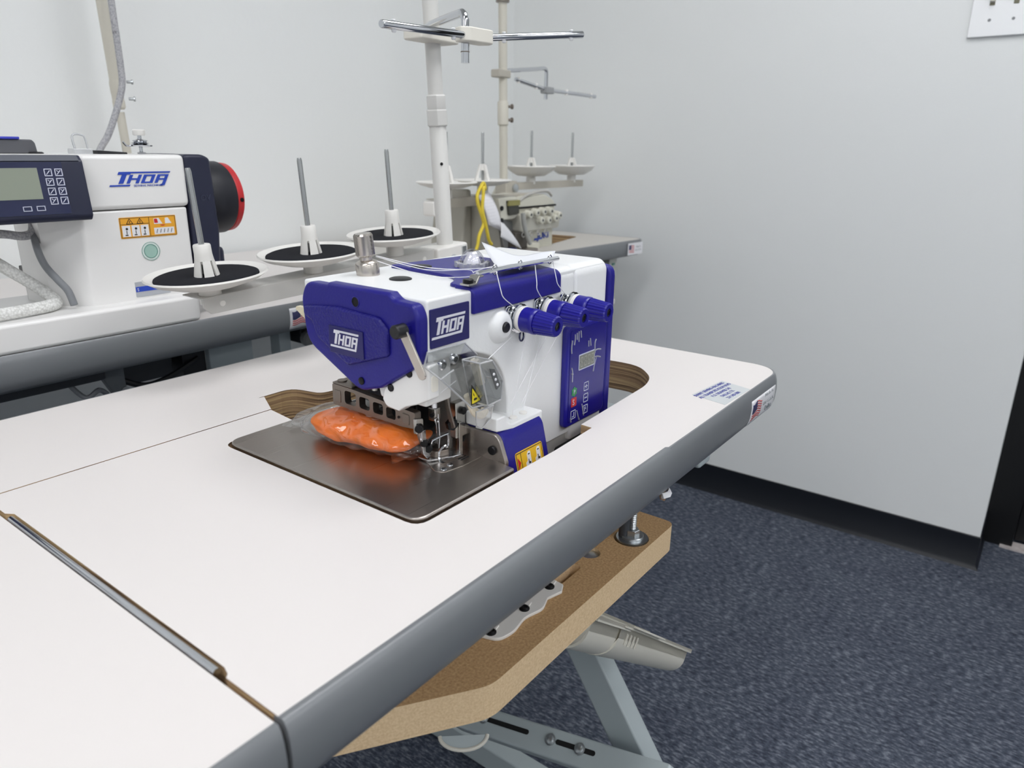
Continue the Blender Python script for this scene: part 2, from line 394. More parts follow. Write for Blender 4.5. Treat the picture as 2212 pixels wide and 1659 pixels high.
# light switch on the right wall
t = empty('light_switch', (XW, .2, 1.49), 'white two-gang light switch plate with two ivory toggles on the right wall', 'light switch')
MB().prism(rrect(.145, .285, 1.403, 1.573, .004), 'x', XW-.0075, XW).build('plate', mat('switch_plate', 'f8f9fa', .3), t, bev=.0025)
for yy, up in ((.2432, -1), (.1941, 1)):
    MB().box(XW-.0085, XW-.007, yy-.0055, yy+.0055, 1.472, 1.503).build('slot', mat('slot_olive', '7c7965', .5), t)
    k = MB().prism([(XW-.0075, 1.478), (XW-.0075, 1.498), (XW-.0185, 1.4975+.006*up), (XW-.0185, 1.4865+.006*up)], 'y', yy-.0045, yy+.0045)
    k.build('toggle', IVORY, t, bev=.001)
    for zz in (1.440, 1.536):
        MB().lathe([(.0035, 0), (.003, .0012), (0, .0014)], (XW-.0075, yy, zz), (-1, 0, 0), 12).build('screw', mat('screw_grey', '8e9092', .4, .5), t)

# ================================================================ SEWING TABLES
def bandprof(z0, z1, k=1.):
    h = z1-z0
    return [(0, z1), (.002*k, z1), (.0045*k, z1-.06*h), (.0065*k, z1-.2*h), (.0075*k, z1-.42*h), (.0065*k, z1-.68*h), (.003*k, z1-.88*h), (-.003, z0), (-.006, z0), (-.006, z1-.002)]
def bandpt(yedge, z0, z1, v, off=.0006):
    """point (y,z) on the outer face of a front band, v from 0 (top) to 1 (bottom)"""
    P = [(yedge-o, z) for o, z in bandprof(z0, z1)[1:8]]
    L = [0]
    for a, c in zip(P, P[1:]): L.append(L[-1]+math.dist(a, c))
    s = v*L[-1]
    for i in range(len(P)-1):
        if s <= L[i+1]+1e-9:
            q = (s-L[i])/(L[i+1]-L[i]); dy, dz = P[i+1][0]-P[i][0], P[i+1][1]-P[i][1]; l = math.hypot(dy, dz)
            return P[i][0]+dy*q+dz/l*off, P[i][1]+dz*q-dy/l*off
def curved_sticker(parent, x0, x1, yedge, z0, z1, v0, v1, lines):
    """flag sticker wrapped on the bulging band"""
    def patch(name, m, fx, off, nu=6, nv=8):
        b = MB(); G = []
        for i in range(nu+1):
            row = []
            for j in range(nv+1):
                x, v = fx(i/nu, j/nv); y, z = bandpt(yedge, z0, z1, v, off); row.append(b.v((x, y, z)))
            G.append(row)
        for i in range(nu):
            for j in range(nv): b.f([G[i][j], G[i+1][j], G[i+1][j+1], G[i][j+1]])
        return b
    W, V = x1-x0, v1-v0
    s = patch('sticker', STICK, lambda a, c: (x0+W*a, v0+V*c), .0004).build('sticker', STICK, parent, solid=.0003)
    wave = lambda a: .05*math.sin(a*7.5+.6)
    fl = patch('flag', FLAGB, lambda a, c: (x0+W*(.05+.17*a), v0+V*(.16+.36*c+wave(a*.5)-.02)), .0009)
    fl.build('flag_canton', FLAGB, s, solid=.0002)
    b = MB()
    for k in range(7):
        a0 = .5 if k < 4 else 0.
        G = []
        for i in range(9):
            a = a0+(1-a0)*i/8; row = []
            for c in (0, 1):
                y, z = bandpt(yedge, z0, z1, v0+V*(.16+.095*k+.05*c+wave(a)), .0009); row.append(b.v((x0+W*(.05+.36*a), y, z)))
            G.append(row)
        for i in range(8): b.f([G[i][0], G[i+1][0], G[i+1][1], G[i][1]])
    b.build('flag_stripes', FLAGR, s, solid=.0002)
    if lines:
        y, z = bandpt(yedge, z0, z1, (v0+v1)/2, .001); ya, za = bandpt(yedge, z0, z1, v0+.05, .001)
        text('lettering', lines, .0092, INKG, s, (x0+W*.72, ya+.0003, za-.0055), (1, 0, 0), (0, ya-y, za-z), lead=1.0, align='CENTER', sx=1.15)
TZ, TT = .835, .042
Y0, Y1 = .283, .895
tb = empty('sewing_table', (.4, .6, 0), 'white sewing table with grey edge in the foreground, holding the blue and white machine', 'table')
main = [(.177, Y0)]+[(.977+.04*math.sin(a*PI/16), Y0+.04-.04*math.cos(a*PI/16)) for a in range(9)]+[(1.017, .695), (.893, .695)]
main += fillet([(.898, .66), (.898, .507), (.902, .4466), (.862, .409), (.826, .397), (.694, .3902), (.6497, .388), (.6486, .3735), (.568, .370), (.371, .370), (.371, .645), (.458, .645), (.464, .695)], {1: .01, 2: .03, 3: .05, 4: .03, 9: .014, 10: .014})
main += [(.177, .695)]
# hinge groove cut in the left edge
main += [(.177, .652), (.1815, .645), (.1815, .343), (.1795, .3365), (.177, .334)]
MB().prism(main, 'z', TZ-TT, TZ, side=1, top=0).build('tabletop', [LAM, PLY], tb, smooth=0)
rear = [(-.45, .6968), (.4655, .6968)]+fillet([(.472, .7425), (.528, .7425), (.538, .698), (.56, .694), (.60, .70), (.66, .71), (.88, .71), (.895, .6968)], {0: .015, 1: .016, 2: .012, 6: .02})+[(1.017, .6968), (1.017, Y1), (-.45, Y1)]
MB().prism(rear, 'z', TZ-TT, TZ, side=1, top=0).build('rear_board', [LAM, PLY], tb, smooth=0)
MB().box(-.45, .1738, Y0, .6952, TZ-TT, TZ-.0003).build('drop_leaf', [LAM], tb, bev=.0007)
MB().cyl((.1772, .344, TZ-.0014), (.1772, .641, TZ-.0014), .0025, n=14).build('hinge_rod', CHROME, tb)
for nm, path, k, dz in (('edge_strip', [(-.45, Y0), (.1735, Y0)], 1, 0), ('edge_strip', [(.1765, Y0), (.6490, Y0)], 1.12, .0009),
                        ('edge_strip', [(.6500, Y0)]+[(.977+.04*math.sin(a*PI/20), Y0+.04-.04*math.cos(a*PI/20)) for a in range(11)]+[(1.017, Y1), (-.45, Y1)], 1, 0)):
    MB().sweep(path, bandprof(TZ-.053, TZ+dz, k)).build(nm, BAND, tb, smooth=50)
st = MB().prism([(.8263, .3335), (.9066, .3262), (.8945, .2838), (.8153, .2862)], 'z', TZ, TZ+.0003).build('address_sticker', STICKG, tb, smooth=0)
text('lettering', ['SUNNY SEWING MACHINES', 'ALL TRANSPORTATION BLVD', 'P.O. DRAWER 541', 'DALLAS, TX', '214 340-7801'], .0074, INKB, st, (.8607, .3225, TZ+.0004), (1, -.085, 0), (.085, 1, 0), lead=1.12, align='CENTER', sx=.83)
curved_sticker(tb, .884, .977, Y0, TZ-.053, TZ, .24, .86, ['Made In', 'the U.S.A.', 'Dallas'])
# torn end of the edge strip hanging under the joint
b = MB(); b.sweep([(.647, .284), (.6545, .281), (.662, .283), (.668, .288)], [(0, .7835), (.0012, .783), (.0035, .7785), (.0005, .777), (-.0008, .7785)]).build('torn_strip', STICK, tb)
MB().prism([(.650, .783), (.667, .781), (.668, .766), (.665, .7655), (.655, .772)], 'y', .2885, .2895).build('torn_paper', mat('torn_brown', '8a6f5a', .9), tb, smooth=0)
# hanging fibreboard that carries the machine
Zb = .70
brd = fillet([(.742, .306), (.742, .63), (.20, .63), (.20, .436), (.389, .3075)], {0: .012, 1: .012, 4: .012})
b = MB(); b.holed([brd, disc(.678, .331, .0205), disc(.62, .352, .012), rrect(.548, .59, .343, .357, .005)], Zb-.031, Zb, side=1)
b.build('hanging_board', [MDF, MDFE], tb, smooth=0)
MB().holed([brd, rrect(.25, .70, .45, .60, .02)], Zb-.034, Zb-.0312).build('board_backing', MDFE, tb, smooth=0)
br = MB().prism(fillet([(.429, .361), (.436, .3365), (.455, .333), (.478, .3375), (.50, .3315), (.517, .338), (.535, .333), (.546, .3385), (.548, .357), (.49, .359)], {1: .008, 2: .006, 3: .006, 4: .006}), 'z', Zb, Zb+.0035).build('bracket', WPLAS, tb, bev=.001)
for x, y in ((.4395, .3485), (.4875, .3455), (.533, .347)):
    s_ = MB(); s_.lathe([(.0052, 0), (.0052, .0012), (.0034, .0026), (.0012, .0022), (0, .0012)], (x, y, Zb+.0035), (0, 0, 1), 14); s_.build('screw', BLK, br)
    MB().prism([(x+.005, y-.002), (x+.012, y-.0005), (x+.0115, y+.004), (x+.005, y+.004)], 'z', Zb+.0034, Zb+.0052).build('rib', WPLAS, br, bev=.0006)
rod = MB()
rod.lathe([(.0042 if i % 2 else .0034, .0012*i) for i in range(72)], (.6795, .3305, Zb+.004), (0, 0, 1), 12); rod = rod.build('threaded_rod', ZINC, tb)
MB().lathe([(.0185, 0), (.0185, .0022), (.013, .0025), (.013, .005), (.0125, .0055), (.004, .0055)], (.6795, .3305, Zb-.0015), (0, 0, 1), 28).build('washer', ZINC, rod)
MB().lathe([(.0082, 0), (.0082, .0065), (.0074, .0072), (.004, .0072)], (.6795, .3305, Zb+.004), (0, 0, 1), 6).build('nut', ZINC, rod, smooth=20)
MB().cyl((.676, .339, Zb), (.676, .339, Zb+.091), .0068, n=16).build('spacer_tube', DGREY, rod)
MB().lathe([(.0105, 0), (.0105, .002), (.005, .0035), (0, .0035)], (.622, .353, Zb-.006), (0, 0, 1), 20).build('washer', ZINC, tb)
for x, y in ((.25, .60), (.70, .60), (.25, .46)):
    MB().cyl((x, y, Zb), (x, y, TZ-TT), .005).build('threaded_rod', ZINC, tb)
# steel stand: inclined legs, foot bars
def beam(name, p0, p1, wdt, thk, wdir, m, parent, bev=.004):
    p0 = Vector(p0); p1 = Vector(p1); d = (p1-p0); L = d.length
    b = MB(frame(p0, d, wdir)); b.box(0, L, -wdt/2, wdt/2, -thk/2, thk/2); return b.build(name, m, parent, bev=bev)
beam('leg', (.86, .688, .67), (.86, .28, .055), .056, .036, (0, 1, .6), GPAINT, tb)
beam('leg', (-.30, .688, .67), (-.30, .28, .055), .056, .036, (0, 1, .6), GPAINT, tb)
for x in (.86, -.30):
    beam('upper_arm', (x, .32, .755), (x, .86, .755), .05, .036, (0, 0, 1), GPAINT, tb)
    beam('leg_sleeve', (x, .688, .60), (x, .688, .74), .06, .036, (0, 1, 0), GPAINT, tb)
beam('stretcher', (-.28, .62, .55), (.84, .62, .55), .05, .02, (0, 0, 1), GPAINT, tb)
fb = beam('foot_bar', (.80, .70, .150), (.80, .30, .252), .046, .03, (.8, .15, .58), GPAINT, tb)
T = frame((.80, .70, .150), (0, -.40, .102), (.8, .15, .58))
def inset(u0, u1, v): MB(T).prism(rrect(u0, u1, v-.004, v+.004, .0039), 'z', .0146, .0156).build('slot', DARK, fb, smooth=0)
inset(.06, .16, .004); inset(.215, .29, .004)
for u in (.062, .205, .262):
    k = MB(T); k.lathe([(.0095, 0), (.0095, .002), (.0068, .0022), (.0068, .007), (.004, .0085), (0, .0088)], (u, .004, .015), (0, 0, 1), 18); k.build('bolt', ZINC, fb)
beam('foot_bar', (-.30, .92, .03), (-.30, .10, .03), .05, .036, (0, 0, 1), GPAINT, tb)
beam('foot_bar', (.86, .95, .03), (.86, .20, .03), .05, .036, (0, 0, 1), GPAINT, tb)
T2 = frame((.607, .529, .352), (.62, -.71, 0), (.55, .5, .45))
MB(T2).prism([(.031*math.cos(a*PI/14), -.017*math.sin(a*PI/14)) for a in range(15)], 'z', -.004, 0).build('pulley_plate', GPAINT, tb)
MB(T2).tube([(.033*math.cos(a*PI/14), -.019*math.sin(a*PI/14), .0) for a in range(15)], .0028).build('pulley_rim', BEIGE, tb)
MB().box(.285, .325, .415, .445, .625, Zb-.034).build('board_block', mat('block_grey', 'a9adb2', .5), tb, bev=.004)
# waste chute
ch = empty('waste_chute', (.6, .35, .62), 'beige plastic half-pipe waste chute poking out under the brown board', 'chute')
def trough(name, p0, p1, r0, r1, m, flange=.004, lip=.006, thick=.0022):
    p0 = Vector(p0); p1 = Vector(p1); b = MB(frame(p0, p1-p0, (0, 1, 0))); L = (p1-p0).length; R = []
    for x, r in ((0, r0), (L, r1)):
        row = []
        N = 14
        prof = [(-r-lip, lip*.2), (-r-lip, -flange*.5), (-r, -flange*.5)]+[(-r*math.cos(PI*i/N), -.55*r-.85*r*math.sin(PI*i/N)) for i in range(N+1)]+[(r, -flange*.5), (r+lip, -flange*.5), (r+lip, lip*.2)]
        inn = [(q[0]*(1-thick/abs(r)) if abs(q[0]) < r else q[0], q[1]+thick) for q in prof[::-1]]
        for y, z in prof+inn: row.append(b.v((x, y, z)))
        R.append(row)
    n = len(R[0])
    for i in range(n): b.f([R[0][i], R[1][i], R[1][(i+1) % n], R[0][(i+1) % n]])
    h = n//2
    for row in R:
        for i in range(h-1): b.f([row[i], row[i+1], row[n-2-i], row[n-1-i]])
    return b.build(name, m, ch, smooth=40)
trough('collar', (.585, .354, .648), (.665, .353, .588), .031, .031, BEIGE)
tr = trough('trough', (.650, .353, .603), (.872, .350, .428), .0335, .028, BEIGE)
dd = Vector((.243, -.003, -.192)).normalized()
for k in range(4):
    q = Vector((.650, .3525, .603))+dd*(.022+.012*k)
    MB(frame(q, dd, (0, 1, 0))).box(0, .0014, -.0348, -.033, -.022, -.008).build('moulded_rib', BEIGE, tr)
MB(frame((.650, .3525, .603), dd, (0, 1, 0))).box(.02, .12, -.046, -.035, .001, .0035).build('guide_rail', BEIGE, tr, bev=.0008)

# ================================================================ OVERLOCK MACHINE (foreground)
ov = empty('overlock_machine', (.59, .50, .70), 'blue and white overlock sewing machine with three blue tension knobs, sunk into the foreground table', 'sewing machine')
YFc = .42
# white casting: arm, column, head
body = fillet([(.4405, .947), (.4405, 1.003), (.744, 1.003), (.744, .81), (.556, .81), (.556, .885), (.549, .915), (.53, .935), (.50, .945)], {1: .003, 2: .006, 5: .01, 6: .012, 7: .014})
MB().prism(body, 'y', YFc, .585).build('body', WPAINT, ov, bev=.0075, seg=4)
MB().prism(fillet([(.4172, .80), (.4172, .998), (.425, 1.0065), (.58, 1.0065), (.58, .80)], {1: .008, 2: .008, 3: .006}), 'x', .674, .7435).build('shoulder', WPAINT, ov, bev=.004, seg=3)
MB().prism(fillet([(.4188, .945), (.4188, .998), (.426, 1.0055), (.56, 1.0055), (.56, .945)], {1: .008, 2: .006}), 'x', .6455, .675).build('shoulder_groove', WPAINT, ov, bev=.004, seg=3)
# grey lower casting under the white column
MB().box(.556, .742, .424, .58, .705, .812).build('lower_casting', CASTG, ov, bev=.004)
lb = MB().prism(rrect(.652, .722, .770, .7965, .003), 'y', .4228, .4242).build('model_plate', mat('plate_black', '191815', .35), ov, smooth=0)
text('lettering', ['THOR'], .019, mat('plate_print', '6d6a63', .4), lb, (.662, .4226, .777), (1, 0, 0), (0, 0, 1), sx=1.1)
MB().box(.47, .80, .43, .60, .702, .72).build('oil_pan', BLACK, ov, bev=.004)
MB().box(.760, .86, .47, .60, .705, .80).build('motor_housing', mat('motor_black', '17181b', .3), ov, bev=.008)
# blue left face cover
cov = fillet([(.567, 1.0045), (.537, 1.0045), (.534, 1.007), (.455, 1.007), (.447, 1.001), (.425, 1.0), (.4195, .990), (.4205, .9475), (.4417, .934), (.4692, .917), (.4945, .9095), (.504, .9110), (.571, .9445), (.576, .988)],
             {0: .012, 4: .004, 5: .008, 6: .006, 7: .004, 10: .012, 11: .012, 12: .014, 13: .02})
cv = MB().prism(cov, 'x', .4285, .4425).build('face_cover', BLUE, ov, bev=.0035, seg=3)
MB().prism(fillet([(.569, .981), (.55, .984), (.52, .9865), (.465, .984), (.4535, .974), (.4545, .950), (.509, .932), (.551, .953), (.557, .968), (.569, .972)], .004), 'x', .4245, .4305).build('textured_panel', BLUET, cv, bev=.003, seg=3)
bd = MB().prism(rrect(.4838, .5305, .9425, .9685, .0012), 'x', .4232, .4255).build('side_badge', NAVY, cv, bev=.0006)
logo('lettering', SILV, cv, (.4232, .5245, .9485), (0, -1, 0), (0, 0, 1), .036)
for y, z, r in ((.4965, .9935, .0047), (.563, .9735, .0043)):
    k = MB(); k.lathe([(r, 0), (r, .0008), (r*.82, .0008), (r*.82, .0002), (0, .0002)], (.4286, y, z), (-1, 0, 0), 20); k.build('screw_recess', DARK, cv)
    MB().tube([(.4283, y+r*math.cos(a*PI/10), z+r*math.sin(a*PI/10)) for a in range(20)], .0006, 6, True).build('recess_rim', BLUE, cv)
k = MB(); k.lathe([(.0036, 0), (.0036, .0012), (.003, .0016), (0, .0016)], (.4286, .494, .9195), (-1, 0, 0), 18); k.build('screw', BLK, cv)
k = MB(); k.lathe([(.0042, -.003), (.0042, .004)], (.4350, .5405, .9345), (-.75, .3, -.6), 14); k.build('screw', BLK, cv)
# right cover
MB().prism(fillet([(.4135, .78), (.4135, .999), (.58, .999), (.58, .78)], {1: .014, 2: .014}), 'x', .7445, .757).build('end_cover', BLUE, ov, bev=.003, seg=3)
# blue top cover wrapping over the front edge
tp = MB().prism(fillet([(.5, .425), (.642, .425), (.654, .455), (.66, .56), (.545, .574), (.536, .475), (.520, .458), (.502, .450)], .006), 'z', 1.002, 1.0062).build('top_cover', BLUE, ov, bev=.0015)
MB().prism(fillet([(.4163, .9812), (.4163, 1.0005), (.4215, 1.0058), (.440, 1.0064), (.440, .9812)], {1: .004, 2: .005}), 'x', .4985, .6435).build('front_lip', BLUE, tp, bev=.0015)
# front badge
bg = MB().prism(rrect(.4425, .4945, .9595, .9945, .0012), 'y', .4185, .4201).build('front_badge', NAVY, ov, bev=.0005)
logo('lettering', SILV, bg, (.4482, .4185, .9675), (1, 0, 0), (0, 0, 1), .0405)
# oil plugs, knurled presser knob, sight dome
for i, (x, y, z, r) in enumerate(((.5005, .512, 1.003, .0112), (.556, .537, 1.0062, .0112))):
    MB().lathe([(r, 0), (r, .001), (r*.8, .0018), (0, .002)], (x, y, z), (0, 0, 1), 24).build('oil_plug', BLACK, ov)
ax = Vector((-.10, .02, 1)).normalized(); o = Vector((.4985, .556, 1.002))
kb = MB(); kb.lathe([(.0118, 0), (.0118, .0125), (.0105, .0145), (.0066, .0165), (.0066, .0195), (.0074, .020)], o, ax, 28); kb = kb.build('pressure_knob', NICKEL, ov)
kn = MB(); a = ax.orthogonal().normalized(); u = ax.cross(a)
R = []
for j in range(13):
    row = []
    for i in range(40):
        r = .0085+(.0012 if (i+j) % 2 else 0)-(.0012 if j in (0, 12) else 0)
        t = 2*PI*i/40; row.append(kn.v(o+ax*(.020+.0019*j)+(a*math.cos(t)+u*math.sin(t))*r))
    R.append(row)
for A, B in zip(R, R[1:]):
    for i in range(40): kn.f([A[i], A[(i+1) % 40], B[(i+1) % 40], B[i]])
kn.f(R[0][::-1]); kn.f(R[-1]); kn.build('knurled_grip', NICKEL, kb, smooth=20)
dm = MB(); dm.lathe([(.0135*math.sin(PI/2*i/8), .0035+.0155*math.cos(PI/2*i/8)) for i in range(9)][::-1], (.5945, .499, 1.006), (0, 0, 1), 28); dm = dm.build('sight_dome', GLASS, ov)
MB().lathe([(.0098, .004), (.0072, .010), (.003, .0152), (0, .0155)], (.5945, .499, 1.006), (0, 0, 1), 8).build('sight_cone', mat('cone_white', 'f2f2f4', .2), dm, smooth=20)
cr = MB(); cr.lathe([(.0165, 0), (.0165, .004), (.0135, .005), (.0135, 0)], (.5945, .499, 1.006), (0, 0, 1), 32)
for i in range(12):
    t = 2*PI*i/12; cr.box(.5945+.0172*math.cos(t)-.0016, .5945+.0172*math.cos(t)+.0016, .499+.0172*math.sin(t)-.0016, .499+.0172*math.sin(t)+.0016, 1.006, 1.0115)
cr.build('sight_crown', EDGE, dm)
# eyelet bar above the tension knobs
eb = MB(); eb.tube([(.512, .4235, 1.0165), (.56, .4213, 1.0175), (.6365, .4175, 1.018)], .0024, 10); eb = eb.build('eyelet_bar', CHROME, ov)
MB().prism([(.4945, 1.0075), (.506, 1.0075), (.511, 1.0135), (.516, 1.0135), (.516, 1.0155), (.5095, 1.0155), (.505, 1.0095), (.4945, 1.0095)], 'y', .419, .430).build('bar_bracket', STEEL, eb, bev=.0006)
k = MB(); k.lathe([(.0052, 0), (.0052, .003), (.0044, .0036), (0, .0036)], (.5, .4245, 1.0095), (0, 0, 1), 16); k.build('screw', BLK, eb)
for x in (.535, .575, .627):
    MB().tube([(x+.0035*math.cos(i*PI/8), .421, 1.0178+.0045*math.sin(i*PI/8)) for i in range(16)], .0007, 6, True).build('eyelet', CHROME, eb)
# three tension knobs
KN = [(.568, .9665), (.617, .9665), (.660, .9655)]
for x, z in KN:
    o = (x, YFc-(.0 if x < .64 else .004), z); d = (0, -1, -.045)
    k = MB().lathe([(.0125, .0115), (.0125, .0205), (.0128, .022), (.0128, .0255), (.0118, .027)], o, d, 30).build('tension_knob', BLUEP, ov)
    MB().lathe([(.0112, .027), (.0120, .0285), (.0104, .0485), (.0094, .050), (.0048, .050), (.0046, .044), (0, .044)], o, d, 44, rib=.945).build('knob_grip', BLUEP, k, smooth=25)
    MB().lathe([(.0042, .0445), (.0042, .0488), (.0034, .0492), (0, .0492)], o, d, 16).build('knob_bush', BLACK, k)
    q = MB().lathe([(.0022, .049), (.0022, .0502), (0, .0503)], o, d, 10).build('knob_pin', CHROME, k)
    MB().lathe([(.0128, .0075), (.0132, .009), (.0132, .0108), (.0122, .0116)], o, d, 28).build('felt_washer', WPLAS, k)
    MB().lathe([(.009, 0), (.0125, .001), (.0146, .0032), (.011, .0045), (.0148, .0062), (.0128, .0074)], o, d, 30).build('tension_discs', CHROME, k)
    dx = -.0125
    MB().tube(smoothpath([(x+dx+.004, o[1]-.003, z-.006), (x+dx-.0045, o[1]-.005, z+.001), (x+dx-.002, o[1]-.006, z+.011), (x+dx+.0045, o[1]-.005, z+.012), (x+dx+.004, o[1]-.004, z+.004), (x+dx-.002, o[1]-.002, z+.008)], 5), .001, 6).build('thread_guide', CHROME, k)
    MB().prism(rrect(x-.020, x-.0095, z+.0015, z+.0145, .004), 'y', o[1]-.003, o[1]).build('guide_plate', CHROME, k, bev=.0006)
MB().tube([(.5725+.0034*math.cos(i*PI/8), .416, .9465+(.006 if math.sin(i*PI/8) > 0 else .0045)*math.sin(i*PI/8)) for i in range(16)], .001, 6, True).build('thread_loop', mat('gunmetal', '4a4c66', .2, 1), ov)
k = MB(); k.lathe([(.0175, -.001), (.0155, .003), (.0115, .0072), (.0095, .0082), (.0055, .0082), (.0055, .006), (0, .006)], (.5405, YFc, .9625), (0, -1, 0), 28); k = k.build('boss', WPAINT, ov)
MB().lathe([(.0052, .006), (.0052, .0095), (.0042, .0105), (0, .0105)], (.5405, YFc, .9625), (0, -1, 0), 18).build('boss_plug', BLACK, k)
# control panel
pn = MB().prism(rrect(.654, .7415, .8215, .941, .006), 'y', .4125, .4205).build('control_panel', BLUEP, ov, bev=.0025, seg=3)
yp = .4122
MB().prism(rrect(.660, .7375, .827, .936, .003), 'y', yp-.0002, yp+.0006).build('panel_film', PANELB, pn, smooth=0)
MB().prism(rrect(.6785, .7135, .8862, .9048, .0015), 'y', yp-.0006, yp).build('screen_frame', WPRINT, pn, smooth=0)
MB().box(.6797, .7123, yp-.0009, yp-.0004, .8875, .9036).build('screen', LCD2, pn, smooth=0)
dg = MB()
for i in range(4):
    x0 = .6812+.0079*i
    for q in ((0, .0005, .0055, .0017), (0, .0056, .0055, .0068), (0, .0109, .0055, .0121), (0, .0012, .0011, .0062), (.0044, .0012, .0055, .0062), (0, .0062, .0011, .0112), (.0044, .0062, .0055, .0112)):
        dg.box(x0+q[0], x0+q[2], yp-.0011, yp-.0009, .8893+q[1], .8893+q[3])
dg.build('digits', LCDD, pn, smooth=0)
ic = MB()
def sq(b, cx, cz, hw, hh, t=.0007):
    b.box(cx-hw, cx+hw, yp-.0006, yp-.0002, cz+hh-t, cz+hh).box(cx-hw, cx+hw, yp-.0006, yp-.0002, cz-hh, cz-hh+t).box(cx-hw, cx-hw+t, yp-.0006, yp-.0002, cz-hh, cz+hh).box(cx+hw-t, cx+hw, yp-.0006, yp-.0002, cz-hh, cz+hh)
for cz in (.8632, .8490, .8347): sq(ic, .6972, cz, .0052, .0052)
sq(ic, .6705, .8352, .0052, .0052)
yy = (yp-.0006, yp-.0002)
ic.box(.6945, .6999, *yy, .8627, .8637).box(.6967, .6977, *yy, .8605, .8659).box(.6945, .6999, *yy, .8485, .8495)
ic.box(.6955, .6965, *yy, .8318, .8375).box(.6965, .699, *yy, .8347, .8357).box(.6965, .698, *yy, .8368, .8378)
ic.box(.6715, .6725, *yy, .8325, .838).box(.6685, .6725, *yy, .8322, .8331)
ic.build('panel_icons', WPRINT, pn, smooth=0)
star = [(.6712+(.0062 if i % 2 == 0 else .0046)*math.sin(i*PI/6), .8628+(.0064 if i % 2 == 0 else .0048)*math.cos(i*PI/6)) for i in range(12)]
MB().prism(star, 'y', yp-.0006, yp-.0002).build('button_green', GRN, pn, smooth=0)
MB().prism(rrect(.6655, .6765, .8450, .8558, .001), 'y', yp-.0006, yp-.0002).build('button_red', RED, pn, smooth=0)
text('lettering', ['P'], .0075, WPRINT, pn, (.6692, yp-.0008, .8603), (1, 0, 0), (0, 0, 1))
text('lettering', ['S'], .0095, WPRINT, pn, (.6677, yp-.0008, .8472), (1, 0, 0), (0, 0, 1))
sc = MB(); FLM = film('film_wrinkle', 'ffffff', .12, .5, .2, haze=.3)
for pts in ([(.668, .931), (.6685, .926), (.667, .919)], [(.672, .932), (.6725, .924)], [(.676, .933), (.676, .927), (.6765, .921)], [(.680, .933), (.6815, .925)], [(.663, .925), (.6615, .917), (.6625, .91)], [(.698, .918), (.6985, .911)], [(.7015, .920), (.7035, .911)], [(.715, .9165), (.7125, .912), (.7135, .9)],
            [(.7145, .903), (.72, .9035), (.727, .902)], [(.713, .895), (.719, .895), (.727, .8925)], [(.717, .894), (.7135, .886), (.7115, .878)], [(.6635, .893), (.6655, .887), (.6655, .876)], [(.6635, .886), (.667, .885)],
            [(.678, .838), (.6815, .830), (.6845, .825)], [(.689, .843), (.692, .834), (.694, .828)], [(.665, .832), (.666, .827)]):
    sc.tube(smoothpath([(p[0], yp-.0004, p[1]) for p in pts], 4), [.0009]*(4*(len(pts)-1)+1), 5)
sc.build('film_wrinkles', FLM, pn)
# lower blue cover with yellow warning label
lc = MB().prism(fillet([(.440, .8655), (.402, .8655), (.394, .859), (.374, .775), (.440, .775)], {1: .004, 2: .005}), 'x', .514, .5835).build('looper_cover', BLUE, ov, bev=.003, seg=3)
T = frame((.5275, .3786, .793), (1, 0, 0), (0, .234, .972))
yl = MB(T).prism(rrect(0, .046, 0, .0485, .003), 'z', .0002, .0006).build('warning_label', YEL, lc, smooth=0)
def lab(nm, m, f): k = MB(T); f(k); k.build(nm, m, yl, smooth=0)
def brd_(k):
    for q in ((.0012, .0012, .0448, .0019), (.0012, .0466, .0448, .0473), (.0012, .0012, .0019, .0473), (.0441, .0012, .0448, .0473), (.0012, .0255, .0448, .0262), (.0085, .0262, .0091, .0473)): k.box(q[0], q[2], q[1], q[3], .0006, .0008)
lab('label_lines', INKK, brd_)
lab('label_arrow', RED, lambda k: k.prism([(.003, .031), (.003, .043), (.0075, .037)], 'z', .0006, .0009))
def mach(k):
    for x0 in (.0155, .0315):
        k.prism(fillet([(x0, .029), (x0, .034), (x0+.003, .0355), (x0+.003, .042), (x0+.0055, .045), (x0+.009, .0445), (x0+.009, .029)], .001), 'z', .0006, .0009)
    for i in range(3): k.box(.004+.0145*i, .0145+.0145*i, .0045, .0225, .0006, .0009)
lab('label_pictures', STICK, mach)
def ink(k):
    for x0 in (.0155, .0315):
        k.box(x0+.0042, x0+.0052, .032, .037, .0009, .0011).box(x0+.0045, x0+.0075, .0415, .0425, .0009, .0011).prism(disc(x0+.0065, .033, .0012, 8), 'z', .0009, .0011)
lab('label_ink', INKK, ink)
# white ledge with two thread screws
lg = MB().prism(fillet([(.5105, .8795), (.5245, .8795), (.528, .872), (.534, .8675), (.588, .8675), (.588, .857), (.54, .857), (.536, .862), (.5105, .866)], {1: .002, 2: .003, 3: .005, 4: .002, 5: .003, 7: .004}), 'y', .3985, .438).build('thread_ledge', WPAINT, ov, bev=.002, seg=3)
MB().box(.552, .588, .43, .47, .855, .866).build('ledge_root', WPAINT, lg, bev=.003)
for x, y in ((.5495, .408), (.567, .4085)):
    MB().lathe([(.0042, 0), (.0042, .0014), (.0034, .002), (0, .0021)], (x, y, .8675), (0, 0, 1), 18).build('ledge_screw', WPLAS, lg)
